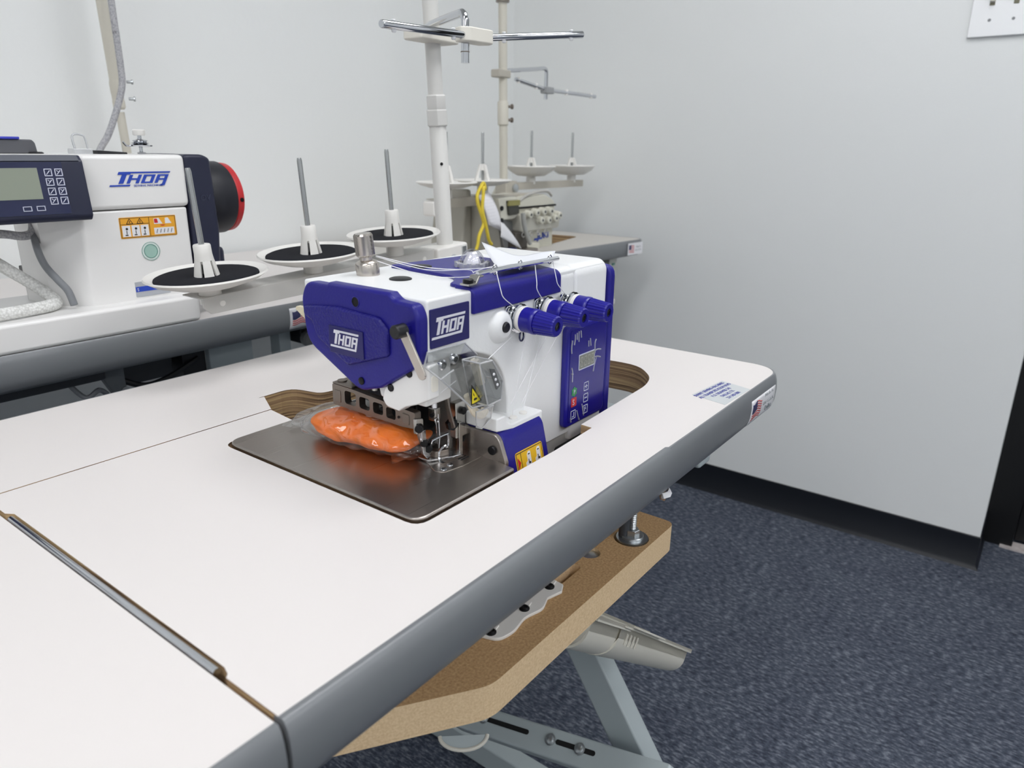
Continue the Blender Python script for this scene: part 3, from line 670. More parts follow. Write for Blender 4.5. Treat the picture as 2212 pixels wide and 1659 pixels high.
# white needle-head cover, silver swing lever
nh = MB().prism(fillet([(.470, .9165), (.442, .934), (.423, .9475), (.4135, .9475), (.4135, .9165), (.428, .909), (.443, .9035), (.452, .8975), (.468, .8985), (.473, .905)], {0: .003, 2: .003, 3: .002, 8: .004}), 'x', .4335, .4475).build('needle_head_cover', WGLOSS, ov, bev=.002)
MB().box(.440, .475, .4235, .47, .905, .947).build('needle_head_back', WGLOSS, nh, bev=.003)
MB().prism(fillet([(.4835, .9195), (.462, .923), (.459, .905), (.48, .9045)], .003), 'x', .438, .46).build('needle_head_tab', WGLOSS, nh, bev=.002)
for y, z in ((.4365, .9365), (.4605, .9185)):
    k = MB(); k.lathe([(.0036, 0), (.0036, .001), (.003, .0016), (0, .0016)], (.4335, y, z), (-1, 0, 0), 18); k.build('screw', BLK, nh)
MB().prism(rrect(.4365, .4452, .9225, .9375, .003), 'y', .4128, .4138).build('head_window', IVORY, nh, bev=.0005)
lv = MB(); T = frame((.4215, .4305, .9775), (0, -.0205, -.0335), (0, .0335, -.0205))
lv = MB(T).prism([(.0048*math.cos(PI/2+a*PI/8), .0048*math.sin(PI/2+a*PI/8)) for a in range(9)]+[(.040+.0045*math.cos(-PI/2+a*PI/8), .0045*math.sin(-PI/2+a*PI/8)) for a in range(9)], 'z', -.0011, .0011).build('swing_lever', NICKEL, ov, bev=.0004)
k = MB(); k.lathe([(.0062, -.003), (.0062, .0075), (.0054, .0085), (0, .0085)], (.4205, .4315, .9785), (-1, 0, 0), 20); k.build('lever_screw', BLACK, lv)
MB().box(.4205, .430, .428, .4355, .9745, .982).build('lever_post', BLUE, lv)
# cream presser lifter at the back left
MB().prism(fillet([(.560, .9715), (.6165, .9700), (.6178, .9665), (.575, .9415), (.560, .9415)], .002), 'x', .452, .458).build('lifter_lever', mat('lifter_cream', 'd8cfb4', .4), ov, bev=.001)
# presser arm with windows
ar = MB(); A0, A1 = (.461, .573), (.461, .452)
L = .121; T = frame((.461, .573, .8715), (0, -1, -.012), (0, -.012, 1))
T = T @ Matrix.Diagonal((1, 1, 1, 1))
wins = [rrect(.0185, .0355, .0050, .0190, .003), rrect(.0405, .0555, .0050, .0175, .003), rrect(.0605, .0745, .0050, .0165, .0025), rrect(.079, .092, .0045, .0155, .0025)]
ar = MB(T).holed([fillet([(0, 0), (0, .0225), (.030, .0225), (.1, .019), (.118, .018), (.118, .002), (.10, 0)], .002)]+wins, -.004, .004).build('presser_arm', DSTEEL, ov, smooth=30)
MB(T).prism(rrect(.003, .0125, .004, .017, .001), 'z', .003, .0048).build('arm_pad', DSTEEL, ar, bev=.0006)
MB(T).box(.0, .03, .0225, .0245, -.022, .004).build('arm_top_flange', DSTEEL, ar, bev=.001)
MB(T).lathe([(.005, 0), (.005, .0012), (0, .0014)], (.0065, .0245, -.004), (0, 1, 0), 16).build('arm_screw', DSTEEL, ar)
MB(T).prism(rrect(.1015, .1105, .004, .0145, .001), 'z', .0035, .0048).build('arm_pad', DSTEEL, ar, bev=.0006)
MB(T).lathe([(.0014, 0), (.0014, .0008), (0, .0009)], (.0965, .009, .004), (0, 0, 1), 10).build('arm_pin', BLK, ar)
MB().prism([(.56, .84), (.56, .872), (.50, .868), (.50, .84)], 'x', .468, .488).build('arm_block', CASTG, ov, bev=.002)
MB().cyl((.468, .52, .895), (.468, .52, .912), .004).build('arm_post', STEEL, ov)
MB().box(.47, .50, .485, .56, .885, .945).build('arm_carrier', DGREY, ov, bev=.003)
# machined backdrop in the needle area
MB().box(.503, .56, .452, .56, .815, .925).build('column_inner', mat('machined_grey', '9b9995', .38, .6), ov, bev=.003)
MB().box(.47, .56, .50, .57, .80, .87).build('bed_back', DGREY, ov, bev=.002)
MB().box(.474, .504, .470, .50, .845, .915).build('needle_housing', BLK, ov, bev=.003)
nb = MB().cyl((.4775, .449, .884), (.4765, .449, .915), .0035).build('needle_bar', CHROME, ov)
cl = MB().box(.4735, .4815, .4445, .4535, .877, .890).build('needle_clamp', STEEL, nb, bev=.001)
MB().cyl((.4735, .447, .884), (.4705, .446, .884), .0022, n=12).build('clamp_screw', BLK, cl)
MB().cyl((.4775, .4475, .878), (.4795, .4465, .842), .0008, .0004, n=8).build('needle', CHROME, nb)
MB().tube([(.4745+.0024*math.cos(i*PI/5), .4435, .8785+.0024*math.sin(i*PI/5)) for i in range(10)], .0006, 6, True).build('needle_guide', CHROME, nb)
MB().prism(fillet([(.436, .868), (.444, .889), (.447, .905), (.441, .905), (.438, .89), (.431, .87)], .002), 'x', .4865, .4885).build('spreader_arm', DSTEEL, ov, bev=.0006)
# toolpost on the right of the needle
tpz = MB().box(.494, .508, .436, .444, .855, .892).build('knife_holder', STEEL, ov, bev=.001)
MB().box(.496, .501, .4335, .438, .838, .872).build('knife_blade', STEEL, tpz, bev=.0006)
k = MB(); k.lathe([(.0038, 0), (.0038, .003), (.003, .0036), (0, .0036)], (.503, .436, .8825), (0, -1, 0), 18); k.build('knife_screw', BLK, tpz)
k = MB(); k.lathe([(.0062, 0), (.0062, .005), (.0055, .0058), (0, .0058)], (.4915, .441, .871), (-.4, -1, 0), 6); k.build('clamp_bolt', BLK, ov)
k = MB(); k.lathe([(.0028, 0), (.0028, .002), (0, .0024)], (.504, .4375, .852), (0, -1, 0), 14); k.build('knife_screw', BLK, ov)
MB().box(.4975, .5, .4365, .4395, .836, .857).build('brass_pin', mat('brass', 'b99b52', .3, 1), tpz)
# presser foot
pf = MB().prism([(.4545, .875), (.4605, .8755), (.4655, .857), (.4745, .8445), (.470, .8425), (.461, .853), (.4565, .866)], 'y', .4475, .4530).build('presser_foot', STEEL, ov, bev=.001)
MB().prism(fillet([(.462, .4595), (.492, .448), (.498, .434), (.4935, .4285), (.484, .431), (.462, .444)], .003), 'z', .8395, .8415).build('foot_sole', CHROME, pf, bev=.0005)
MB().prism(fillet([(.470, .451), (.486, .4455), (.484, .436), (.470, .441)], .002), 'z', .8415, .848).build('foot_block', DSTEEL, pf, bev=.001)
MB().tube(smoothpath([(.4665, .446, .8475), (.4665, .443, .859), (.470, .442, .861), (.4825, .4385, .8635), (.4845, .438, .862), (.4845, .438, .8515), (.4815, .438, .8495), (.4805, .438, .852), (.4735, .4395, .8485), (.4725, .4395, .841)], 3), .0012, 7).build('finger_guard', CHROME, pf)
for p, r in (((.4525, .4455, .8765), .0040), ((.4575, .4445, .8605), .0036), ((.4625, .4435, .8535), .0038)):
    k = MB(); k.lathe([(r, -.004), (r, .002), (r*.8, .0028), (0, .0028)], p, (-.75, -.66, 0), 18); k.build('foot_screw', BLK, pf)
MB().prism(fillet([(.4505, .870), (.4505, .886), (.4605, .884), (.4605, .870)], .002), 'y', .447, .4515).build('foot_clamp', STEEL, pf, bev=.001)
MB().prism([(.4535, .8735), (.4595, .8735), (.4605, .852), (.4655, .845), (.4605, .8435), (.4555, .850)], 'y', .4435, .4465).build('foot_spring', CHROME, pf, bev=.0004)
# cloth plate
pl = MB().prism(fillet([(.3735, .3725), (.505, .3725), (.511, .41), (.511, .445), (.560, .46), (.560, .643), (.3735, .643)], {0: .014, 1: .002, 6: .016, 5: .01}, 6), 'z', .829, .8382).build('cloth_plate', PLATE, ov, bev=.0035, seg=4)
tpl = MB().prism(fillet([(.4545, .4315), (.452, .426), (.4555, .4175), (.479, .4135), (.506, .4135), (.510, .42), (.508, .447), (.47, .462)], .003), 'z', .838, .8388).build('throat_plate', PLATE, pl, bev=.0003)
for x, y in ((.4605, .4225), (.4715, .4245)):
    k = MB(); k.lathe([(.0033, 0), (.003, .0007), (0, .0009)], (x, y, .8388), (0, 0, 1), 16); k.build('plate_screw', CHROME, tpl)
sl = MB()
for i in range(3): sl.box(.486, .4975, .4225+.0035*i, .424+.0035*i, .8387, .8391)
sl.box(.470, .473, .432, .475, .8387, .8391)
sl.build('feed_slots', DARK, tpl, smooth=0)
fd = MB()
for i in range(16): fd.prism([(.4735+.0013*i, .8388), (.47475+.0013*i, .8388), (.4741+.0013*i, .8402)], 'y', .4305-.00025*i, .4335-.00025*i)
fd.build('feed_dog', DSTEEL, tpl, smooth=0)
fc = MB(); fc.prism(fillet([(.452, .8385), (.452, .858), (.446, .8645), (.398, .8645), (.393, .860), (.385, .8385), (.385, .828), (.452, .828)], {1: .004, 2: .006, 3: .004, 4: .004}), 'x', .507, .5125)
fc = fc.build('fabric_guide', PLATE, ov, bev=.0008)
MB().prism([(.452, .8385), (.452, .858), (.50, .870), (.50, .8385)], 'x', .507, .5125).build('guide_wing', mat('machined_grey', '9b9995', .38, .6), fc, bev=.0008)
k = MB(); k.lathe([(.0046, 0), (.0046, .0022), (.0038, .003), (0, .003)], (.507, .4005, .8485), (-1, -.1, 0), 20); k.build('guide_screw', BLK, fc)
# clear eye guard
gd = MB()
def plate(b, P, t=.0011):
    P = [Vector(p) for p in P]; n = (P[1]-P[0]).cross(P[2]-P[0]).normalized()*t
    A = [b.v(p-n*.5) for p in P]; B = [b.v(p+n*.5) for p in P]; b.f(A[::-1]); b.f(B)
    for i in range(len(P)): b.f([A[i], A[(i+1) % len(P)], B[(i+1) % len(P)], B[i]])
def H(x, y, z): return (x, y, z)
gy = .405
G = {'a': (.4395, gy, .936), 'b': (.432, gy+.012, .947), 'c': (.4365, gy+.012, .9585), 'd': (.4855, gy+.012, .9575), 'e': (.4985, gy+.008, .944), 'f': (.4565, gy, .9405), 'g': (.4765, gy-.004, .9005), 'h': (.4915, gy-.003, .8985), 'i': (.512, gy-.002, .895)}
plate(gd, [G['b'], G['c'], G['d'], G['e'], G['f'], G['a']])
plate(gd, [G['a'], G['f'], (.4905, gy-.001, .9405), (.512, gy-.002, .902), G['i'], G['h'], G['g']])
gd = gd.build('eye_guard', CLEAR, ov, smooth=0)
ed = MB()
for P in (['b', 'c', 'd', 'e'], ['b', 'a', 'g'], ['a', 'f'], ['g', 'h', 'i']): ed.tube([G[q] for q in P], .0009, 6)
ed.build('guard_edge', EDGE, gd)
bx = MB(); y0, y1 = .388, .408
bp = [(.472, .946), (.4895, .945), (.5055, .922), (.5025, .9045), (.4835, .9035)]
for i in range(5):
    a, c = bp[i], bp[(i+1) % 5]; plate(bx, [(a[0], y0, a[1]), (c[0], y0, c[1]), (c[0], y1, c[1]), (a[0], y1, a[1])])
plate(bx, [(p[0], y0, p[1]) for p in bp]); bx.build('guard_box', CLEAR, gd, smooth=0)
ed = MB()
for i in range(5):
    a, c = bp[i], bp[(i+1) % 5]
    for y in (y0, y1): ed.tube([(a[0], y, a[1]), (c[0], y, c[1])], .0008, 6)
    ed.tube([(a[0], y0, a[1]), (a[0], y1, a[1])], .0008, 6)
ed.build('guard_box_edge', EDGE, gd)
vt = MB().prism(fillet([(.485, .9385), (.492, .9365), (.5005, .919), (.495, .9155)], .0015), 'y', y0-.0012, y0-.0004).build('vent_plate', mat('vent_grey', '6f7172', .3, .6), gd, smooth=0)
for i in range(3):
    k = MB(); k.lathe([(.0014, 0), (.0012, .0008), (0, .001)], (.4905+.0026*i, y0-.0012, .932-.0055*i), (0, -1, 0), 10); k.build('vent_screw', STICK, vt)
MB().tube([(.4885, .408, .942), (.496, .407, .918)], .0045, 12).build('felt_roll', CREAMF, gd)
MB().tube(smoothpath([(.487, .415, .907), (.4945, .413, .889), (.503, .411, .884), (.508, .411, .888)], 4), .0042, 10).build('felt_pad', CREAMF, gd)
lw = MB()
P0 = [(.4835, .402, .894), (.509, .402, .8935), (.5075, .404, .880), (.494, .404, .874), (.4865, .404, .8775)]
plate(lw, P0); lw.build('guard_lower', CLEAR, gd, smooth=0)
ed = MB(); ed.tube(P0, .0008, 6, True); ed.build('guard_lower_edge', EDGE, gd)
for x, z in ((.4505, .9480), (.4665, .9500)):
    k = MB(); k.lathe([(.0048, 0), (.0048, .003), (.0036, .0042), (.0028, .0042), (.0028, .003), (0, .003)], (x, gy+.010, z-.003), (0, -1, 0), 20); k = k.build('guard_screw', CHROME, gd)
    MB().lathe([(.0026, .003), (.0026, .0037), (0, .0037)], (x, gy+.010, z-.003), (0, -1, 0), 6).build('screw_socket', DARK, k)
tri = [(.4752, gy-.0035, .9215), (.4752, gy-.0042, .9065), (.4872, gy-.0038, .9065)]
k = MB(); k.prism(fillet([(.4748, .9235), (.4742, .9035), (.4895, .9045)], .001), 'y', gy-.0052, gy-.0046); k = k.build('warning_triangle', INKK, gd, smooth=0)
MB().prism(fillet([(.4757, .9195), (.4752, .9048), (.4866, .9056)], .0006), 'y', gy-.0056, gy-.0052).build('triangle_face', YELT, k, smooth=0)
q = MB(); q.prism(fillet([(.4772, .9075), (.4775, .9095), (.4812, .9098), (.4818, .9078)], .0006), 'y', gy-.0059, gy-.0056).prism([(.4764, .9155), (.4775, .9135), (.4781, .9115), (.4770, .9125)], 'y', gy-.0059, gy-.0056); q.build('triangle_icon', INKK, k, smooth=0)
# threads
R_ = .00045
def thread(p, r=.00045): MB().tube(p, r, 5).build('sewing_thread', THREAD, ov)
for x, kx, kz, sag in ((.535, .5535, .981, 0), (.598, .603, .980, .008), (.630, .6465, .979, .002)):
    thread(smoothpath([(x, .4195, 1.0165), (x-.002-sag*.5, .4125, 1.0), (x+.001-sag, .411, .992), (kx, .412, kz)], 5))
thread(smoothpath([(.505, .551, 1.022), (.53, .50, 1.012), (.556, .455, 1.013), (.60, .421, 1.0185), (.636, .418, 1.0185)], 6))
thread(smoothpath([(.503, .553, 1.018), (.52, .50, 1.006), (.532, .455, 1.0075), (.535, .421, 1.017)], 6))
thread(smoothpath([(.505, .551, 1.021), (.535, .51, 1.0085), (.55, .468, 1.011), (.552, .462, 1.0085), (.556, .462, 1.0095), (.57, .45, 1.014), (.598, .42, 1.0185)], 6))
for a, c in (((.568, .417, .953), (.507, .41, .936)), ((.58, .416, .95), (.5495, .409, .870)), ((.612, .416, .952), (.567, .409, .870)), ((.655, .416, .95), (.575, .416, .875)), ((.632, .4165, .95), (.555, .415, .88))):
    thread([a, c], R_*.8)
thread([(.4775, .444, .884), (.4785, .4435, .860), (.479, .446, .842)])
thread([(.4485, .42, .914), (.471, .415, .925)])

# ---------------------------------------------------------------- paper on the machine, pouch in a bag on the plate
b = MB(); G = []; nu, nv = 12, 10
for i in range(nu+1):
    row = []
    for j in range(nv+1):
        s_, t_ = i/nu, j/nv
        P = Vector((.560, .434, 0))*(1-s_)*(1-t_)+Vector((.645, .431, 0))*s_*(1-t_)+Vector((.640, .523, 0))*(1-s_)*t_+Vector((.684, .452, 0))*s_*t_
        z = 1.0120+.0140*(1-s_)**3*t_**1.6+.0060*s_**2.5*t_-.0015*math.sin(PI*s_)*t_+.0015*math.sin(3*PI*s_)*t_
        row.append(b.v((P.x, P.y, z)))
    G.append(row)
for i in range(nu):
    for j in range(nv): b.f([G[i][j], G[i+1][j], G[i+1][j+1], G[i][j+1]])
tag(b.build('paper_sheet', PAPER, None, smooth=60, solid=.0003), 'curled white paper sheet lying on top of the blue and white machine', 'paper')
cax = Vector((.016, -.134, 0)).normalized(); cay = Vector((-cax.y, cax.x, 0))
def pouch(scale_l, scale_w, scale_h, amp, fr, seed, cz, flat, tail=0):
    b = MB(); nu, nv = 34, 24; R = []
    for i in range(nu+1):
        u = -1+2*i/nu; row = []
        e = max(0., 1-abs(u)**3.2)**.5
        for k in range(nv):
            t = 2*PI*k/nv; c, s_ = math.cos(t), math.sin(t)
            w_ = scale_w*(flat+(1-flat)*e)*math.copysign(abs(c)**.8, c); h_ = scale_h*(e if not tail else max(e, .035))*math.copysign(abs(s_)**.9, s_)*(1-.25*c)
            q = noise.noise(Vector((u*fr*1.3+seed, c*fr, s_*fr)))+.5*noise.noise(Vector((u*fr*3+seed, c*fr*2.2, s_*fr*2)))
            p = Vector((.4675, .529, cz))+cax*(u*scale_l)+cay*(w_*(1+amp*q))+Vector((0, 0, h_*(1+amp*1.4*q)))
            p.z = max(p.z, .8392+(0.0 if tail else .0012)); row.append(b.v(p))
        R.append(row)
    for A, B in zip(R, R[1:]):
        for k in range(nv): b.f([A[k], A[(k+1) % nv], B[(k+1) % nv], B[k]])
    b.f(R[0][::-1]); b.f(R[-1]); return b
pc = pouch(.068, .035, .0128, .17, 2.6, 3.1, .8532, .3).build('folded_pouch', CLOTH, None, smooth=180, sub=1)
tag(pc, 'folded orange fabric pouch inside the clear plastic bag', 'pouch')
st_ = MB()
for i in range(26):
    u = -.045+.0032*i; p = Vector((.4675, .529, .8655-abs(u)*.10))+cax*u+cay*(-.012+.006*math.sin(i*.35)); d = cay*.0035
    st_.tube([p-d, p+cax*.0014, p+d], .0004, 4)
st_.build('seam_stitching', ORTH, pc)['kind'] = 'stuff'
bagm = pouch(.0835, .041, .0152, .26, 5.5, 9.7, .8545, .6, 1)
bg_ = bagm.build('plastic_bag', BAGM, None, smooth=180, sub=1)
tag(bg_, 'crumpled clear plastic bag on the steel cloth plate, wrapped around an orange pouch', 'bag')
for sgn, ext in ((1, .022), (-1, .026)):
    b = MB(); G = []
    for i in range(7):
        row = []
        for k in range(9):
            a = -1+2*k/8; q = noise.noise(Vector((i*.7+sgn*5, k*.9, 1.3)))
            p = Vector((.4675, .529, .8415))+cax*sgn*(.0815+ext*i/6*(1-.25*abs(a)))+cay*(a*.0225*(1+.25*i/6))
            p.z += .0028*abs(q)+.0012*i/6; row.append(b.v(p))
        G.append(row)
    for i in range(6):
        for k in range(8): b.f([G[i][k], G[i+1][k], G[i+1][k+1], G[i][k+1]])
    b.build('bag_end', BAGM, bg_, smooth=180, sub=1)
b = MB(); G = []; fx = Vector((-.55, -.83, 0)).normalized(); fy = Vector((-fx.y, fx.x, 0))
for i in range(9):
    row = []
    for k in range(9):
        a = -1+2*k/8; q = noise.noise(Vector((i*.8, k*1.1, 7.3)))
        p = Vector((.4665, .482, .8435))+fx*(.034*i/8*(1-.12*a))+fy*(a*(.013+.005*i/8))
        p.z += .004*abs(q)+.006*max(0, .5-i/8); row.append(b.v(p))
    G.append(row)
for i in range(8):
    for k in range(8): b.f([G[i][k], G[i+1][k], G[i+1][k+1], G[i][k+1]])
b.build('bag_flap', BAGM, bg_, smooth=60)

# ================================================================ THREAD STAND of the foreground machine (leans a little to the left)
LEAN = -.068
ts = empty('thread_stand', (.962, .862, TZ+.0022), 'tall white thread stand with three black-padded spool trays behind the blue machine', 'thread stand', rot=(0, LEAN, 0))
def spool(parent, x, y, z, r=.0755, pad=True, pin=.094, n=40, dip=.012, slots=True, cone=.046):
    b = MB(); b.lathe([(.014, -.026), (.014, -.004), (r*.55, -.002), (r*.86, dip*.45), (r, dip), (r-.0012, dip+.0022), (r*.84, dip*.45+.003), (r*.5, .001), (.013, 0)], (x, y, z), (0, 0, 1), n)
    t = b.build('spool_tray', WPLAS, parent, local=True)
    if pad:
        MB().lathe([(r*.80, .004), (r*.85, .0075), (r*.84, .0110), (r*.80, .0122), (.016, .0105)], (x, y, z), (0, 0, 1), n).build('foam_pad', FOAM, t, local=True)
    c = MB(); k = cone/.046
    if slots:   # split cone: eight staves below a solid collar
        c.lathe([(.0088, .022*k), (.0118, .026*k), (.0108, .034*k), (.0107, .0445*k), (.0098, .046*k), (.004, .046*k)], (x, y, z+.004), (0, 0, 1), 24)
        for i in range(6):
            R0 = []
            for zz, ro in ((.002, .0165), (.016*k, .0138), (.027*k, .0117)):
                row = []
                for a in (-.40, 0, .40):
                    t_ = i*PI/3+.2+a; row.append(c.v((x+ro*math.cos(t_), y+ro*math.sin(t_), z+.004+zz)))
                for a in (.40, 0, -.40):
                    t_ = i*PI/3+.2+a; row.append(c.v((x+(ro-.0028)*math.cos(t_), y+(ro-.0028)*math.sin(t_), z+.004+zz)))
                R0.append(row)
            for A, B in zip(R0, R0[1:]):
                for q in range(6): c.f([A[q], A[(q+1) % 6], B[(q+1) % 6], B[q]])
            c.f(R0[0]); c.f(R0[-1][::-1])
    else:
        for i in range(3):
            t_ = i*2*PI/3+.5; ex = Vector((math.cos(t_), math.sin(t_), 0)); ey = Vector((-ex.y, ex.x, 0)); P = Vector((x, y, z))
            A = [P+ex*.005+Vector((0, 0, cone)), P+ex*.009+Vector((0, 0, cone)), P+ex*.0235+Vector((0, 0, .002)), P+ex*.016+Vector((0, 0, .002))]
            V = [c.v(p+ey*h) for h in (-.004, .004) for p in A]
            c.f(V[:4][::-1]); c.f(V[4:])
            for q in range(4): c.f([V[q], V[(q+1) % 4], V[4+(q+1) % 4], V[4+q]])
        c.lathe([(.0085, cone*.72), (.008, cone), (.003, cone+.002)], (x, y, z), (0, 0, 1), 14)
    c.build('cone_holder', WPLAS, t, local=True)
    p = MB(); p.lathe([(.0036, .01), (.0036, .048*k+pin-.004), (.0028, .048*k+pin)], (x, y, z), (0, 0, 1), 14); p.build('spool_pin', mat('pin_steel', 'b0b2b2', .22, .9), t, local=True)
    return t
for x, z in ((-.4505, .152), (-.2855, .1525), (-.1205, .154)): spool(ts, x, 0, z)
b = MB(); b.prism([(-.472, .1385), (-.472, .126), (-.462, .116), (.034, .099), (.034, .129)], 'y', -.016, -.013)
b.prism([(-.472, .1385), (.034, .129), (.034, .127), (-.472, .1365)], 'y', -.014, .03)
bmr = b.build('spool_rack', mat('rack_paint', 'c3c2be', .4), ts, bev=.0008, local=True)
for x in (-.445, -.07): MB().lathe([(.0042, 0), (.0036, .001), (0, .0011)], (x, -.016, .127 if x < -.2 else .118), (0, -1, 0), 14).build('rivet', WPLAS, bmr, local=True)
MB().box(-.046, .034, -.024, .022, .098, .131).build('pole_clamp', WPLAS, ts, bev=.004, local=True)
k = MB(); k.lathe([(.0072, 0), (.0072, .0014), (.0052, .0026), (.0052, .0036), (0, .004)], (-.006, -.024, .1085), (0, -1, 0), 18); k.build('clamp_screw', ZINC, ts, local=True)
MB().prism(rrect(.017, .027, .1035, .1255, .001), 'y', -.0262, -.0238).build('clamp_clip', ZINC, ts, local=True)
p = MB(); p.lathe([(.0142, 0), (.0142, .325), (.0125, .328)], (0, 0, 0), (0, 0, 1), 28); p.build('pole', POLE, ts, local=True)
MB().lathe([(.03, 0), (.03, .006), (.018, .012), (.016, .02)], (0, 0, .0), (0, 0, 1), 28).build('pole_foot', WPLAS, ts, local=True)
MB().lathe([(.0175, .325), (.0185, .327), (.0185, .349), (.0175, .351)], (0, 0, 0), (0, 0, 1), 6).lathe([(.016, .349), (.0172, .352), (.0172, .372), (.0150, .3735)], (0, 0, 0), (0, 0, 1), 6).build('coupling', POLE, ts, bev=.0008, smooth=20, local=True)
MB().lathe([(.0124, .372), (.0124, .80)], (0, 0, 0), (0, 0, 1), 24).build('upper_pole', POLE, ts, local=True)
MB().lathe([(.0026, 0), (.0026, .001), (0, .001)], (-.0085, -.0113, .266), (-.6, -.8, 0), 12).build('pole_hole', DARK, ts, local=True)
# guide head at the top of the pole (own pieces in world position)
MB().prism(rrect(.874, .964, .832, .872, .006), 'z', 1.285, 1.3025).build('arm_clamp', IVORY, ts, bev=.003)
MB().tube([(.9215, .865, 1.307)]+smoothpath([(.90, .835, 1.3065), (.835, .725, 1.3025), (.8245, .706, 1.2995), (.8218, .7, 1.292)], 6)+[(.8215, .7, 1.262), (.8213, .7, 1.238)], .0058, 14).build('guide_arm', CHROME, ts)
MB().lathe([(.0062, 0), (.0062, .001), (.0058, .0014), (.0058, 0)], (.8213, .7, 1.2515), (0, 0, 1), 16).build('arm_groove', DSTEEL, ts)
gc = MB().prism(fillet([(.802, .692), (.812, .682), (.856, .678), (.864, .690), (.856, .706), (.808, .708)], .004), 'z', 1.2635, 1.2815).build('bar_clamp', IVORY, ts, bev=.002)
for p0, p1 in (((.826, .694, 1.2722), (.6405, .672, 1.2615)), ((.848, .694, 1.2722), (.9655, .602, 1.2835))):
    p0 = Vector(p0); p1 = Vector(p1)
    gb = MB().tube([p0, p1-(p1-p0).normalized()*.001, p1], [.0047, .0047, .0040], 16).build('guide_bar', CHROME, ts)
    for q in (.22, .88):
        c = p0.lerp(p1, q); MB().lathe([(.0022, -.0075), (.0032, -.006), (.0032, -.0045), (.002, -.004), (.002, .005), (.003, .0055), (.0022, .0066)], c, (0, 0, 1), 12).build('eyelet', mat('eyelet_white', 'e8e9ea', .3), gb)

# ================================================================ SECOND TABLE, along the back wall
MZ = .869
mt = empty('sewing_table', (.4, 1.35, 0), 'white sewing table along the back wall carrying the lockstitch machine with the dark control panel', 'table')
MB().box(-.9, 1.262, 1.043, 1.672, MZ-.042, MZ).build('tabletop', [LAM], mt, smooth=0)
MB().sweep([(-.9, 1.043), (1.262, 1.043)], bandprof(MZ-.05, MZ+.0004)).build('edge_strip', BAND, mt, smooth=50)
curved_sticker(mt, .746, .842, 1.043, MZ-.05, MZ, .16, .86, ['Made In', 'the U.S.A.'])
beam('leg', (1.18, 1.36, .82), (1.18, 1.36, .05), .05, .04, (0, 1, 0), GPAINT, mt)
beam('leg', (-.5, 1.36, .82), (-.5, 1.36, .05), .05, .04, (0, 1, 0), GPAINT, mt)
for x in (1.18, -.5): beam('foot_bar', (x, 1.08, .03), (x, 1.64, .03), .05, .036, (0, 0, 1), GPAINT, mt)
MB().box(.656, .742, 1.15, 1.165, .46, MZ-.042).build('modesty_plate', GPAINT, mt, bev=.002)
MB().box(.80, .826, 1.15, 1.18, .50, MZ-.042).build('frame_post', GPAINT, mt, bev=.002)
beam('stretcher', (-.48, 1.40, .40), (1.16, 1.40, .40), .06, .03, (0, 0, 1), GPAINT, mt)
# servo control box, knee lever and cables under the second table
sb = empty('control_box', (.5, 1.2, .76), 'grey control box and cable bracket hanging under the back table, behind the front table', 'control box')
MB().box(.508, .60, 1.17, 1.30, .752, .808).build('box_body', DGREY, sb, bev=.003)
MB().box(.30, .47, 1.12, 1.24, .785, .826).build('drip_tray', DGREY, sb, bev=.004)
MB().prism(fillet([(.471, .826), (.503, .826), (.503, .745), (.49, .74), (.471, .78)], .004), 'y', 1.135, 1.15).build('hanger_bracket', mat('bracket_grey', '6b7073', .5), sb, bev=.002)
k = MB(); k.lathe([(.007, 0), (.007, .004), (0, .005)], (.5, 1.135, .757), (0, -1, 0), 12); k.build('bracket_bolt', ZINC, sb)
MB().tube(smoothpath([(.51, 1.16, .765), (.54, 1.15, .752), (.58, 1.15, .757), (.64, 1.16, .775)], 5), .005, 8).build('cable', BLACK, sb)
MB().tube(smoothpath([(.42, 1.14, .79), (.435, 1.12, .765), (.455, 1.12, .772), (.47, 1.13, .76)], 5), .004, 8).build('cable', CABLEG, sb)
MB().box(.612, .655, 1.16, 1.24, .70, .822).build('side_cover', BLACK, sb, bev=.003)
kn = empty('knee_knob', (.845, 1.12, .77), 'grey round knob under the back table beside the blue machine face', 'knob')
MB().lathe([(.012, 0), (.0165, .004), (.0165, .02), (.012, .024), (.006, .024), (.006, .02), (0, .02)], (.85, 1.13, .775), (-.3, -1, 0), 18).build('knob_body', mat('knob_grey', '7c7d7d', .4), kn)
MB().box(.835, .87, 1.13, 1.20, .765, .826).build('knob_bracket', BLACK, kn, bev=.003)

# ---------------------------------------------------------------- lockstitch machine
lk = empty('lockstitch_machine', (.4, 1.15, MZ), 'white lockstitch sewing machine with dark control panel and a red-rimmed black handwheel', 'sewing machine')
MB().prism(fillet([(-.20, 1.040), (.5925, 1.040), (.5925, 1.235), (-.20, 1.235)], {1: .016, 2: .016}), 'z', MZ, .9085).build('bed', WGLOSS, lk, bev=.006, seg=4)
MB().prism(fillet([(.4495, 1.0705), (.604, 1.0705), (.604, 1.20), (.41, 1.20), (.413, 1.118)], {0: .004, 1: .006, 3: .01}), 'z', .905, 1.0375).build('pillar', WGLOSS, lk, bev=.003)
MB().prism(fillet([(.463, 1.0685), (.608, 1.0685), (.608, 1.20), (-.20, 1.20), (-.20, 1.09), (.44, 1.09)], {0: .003}), 'z', 1.0385, 1.113).build('arm', WGLOSS, lk, bev=.007, seg=3)
T = frame((.497, 1.0680, 1.0698), (1, 0, .0), (0, 0, 1))
lgm = logo('logo_lettering', LOGOB, lk, (.5025, 1.068, 1.0700), (1, 0, .002), (0, 0, 1), .080, sub=True, sheared=.3, ys=.53)
text('logo_subtitle', ['SEWING MACHINES'], .0038, LOGOB, lk, (.5265, 1.0678, 1.0694), (1, 0, 0), (0, 0, 1), sx=1.25)
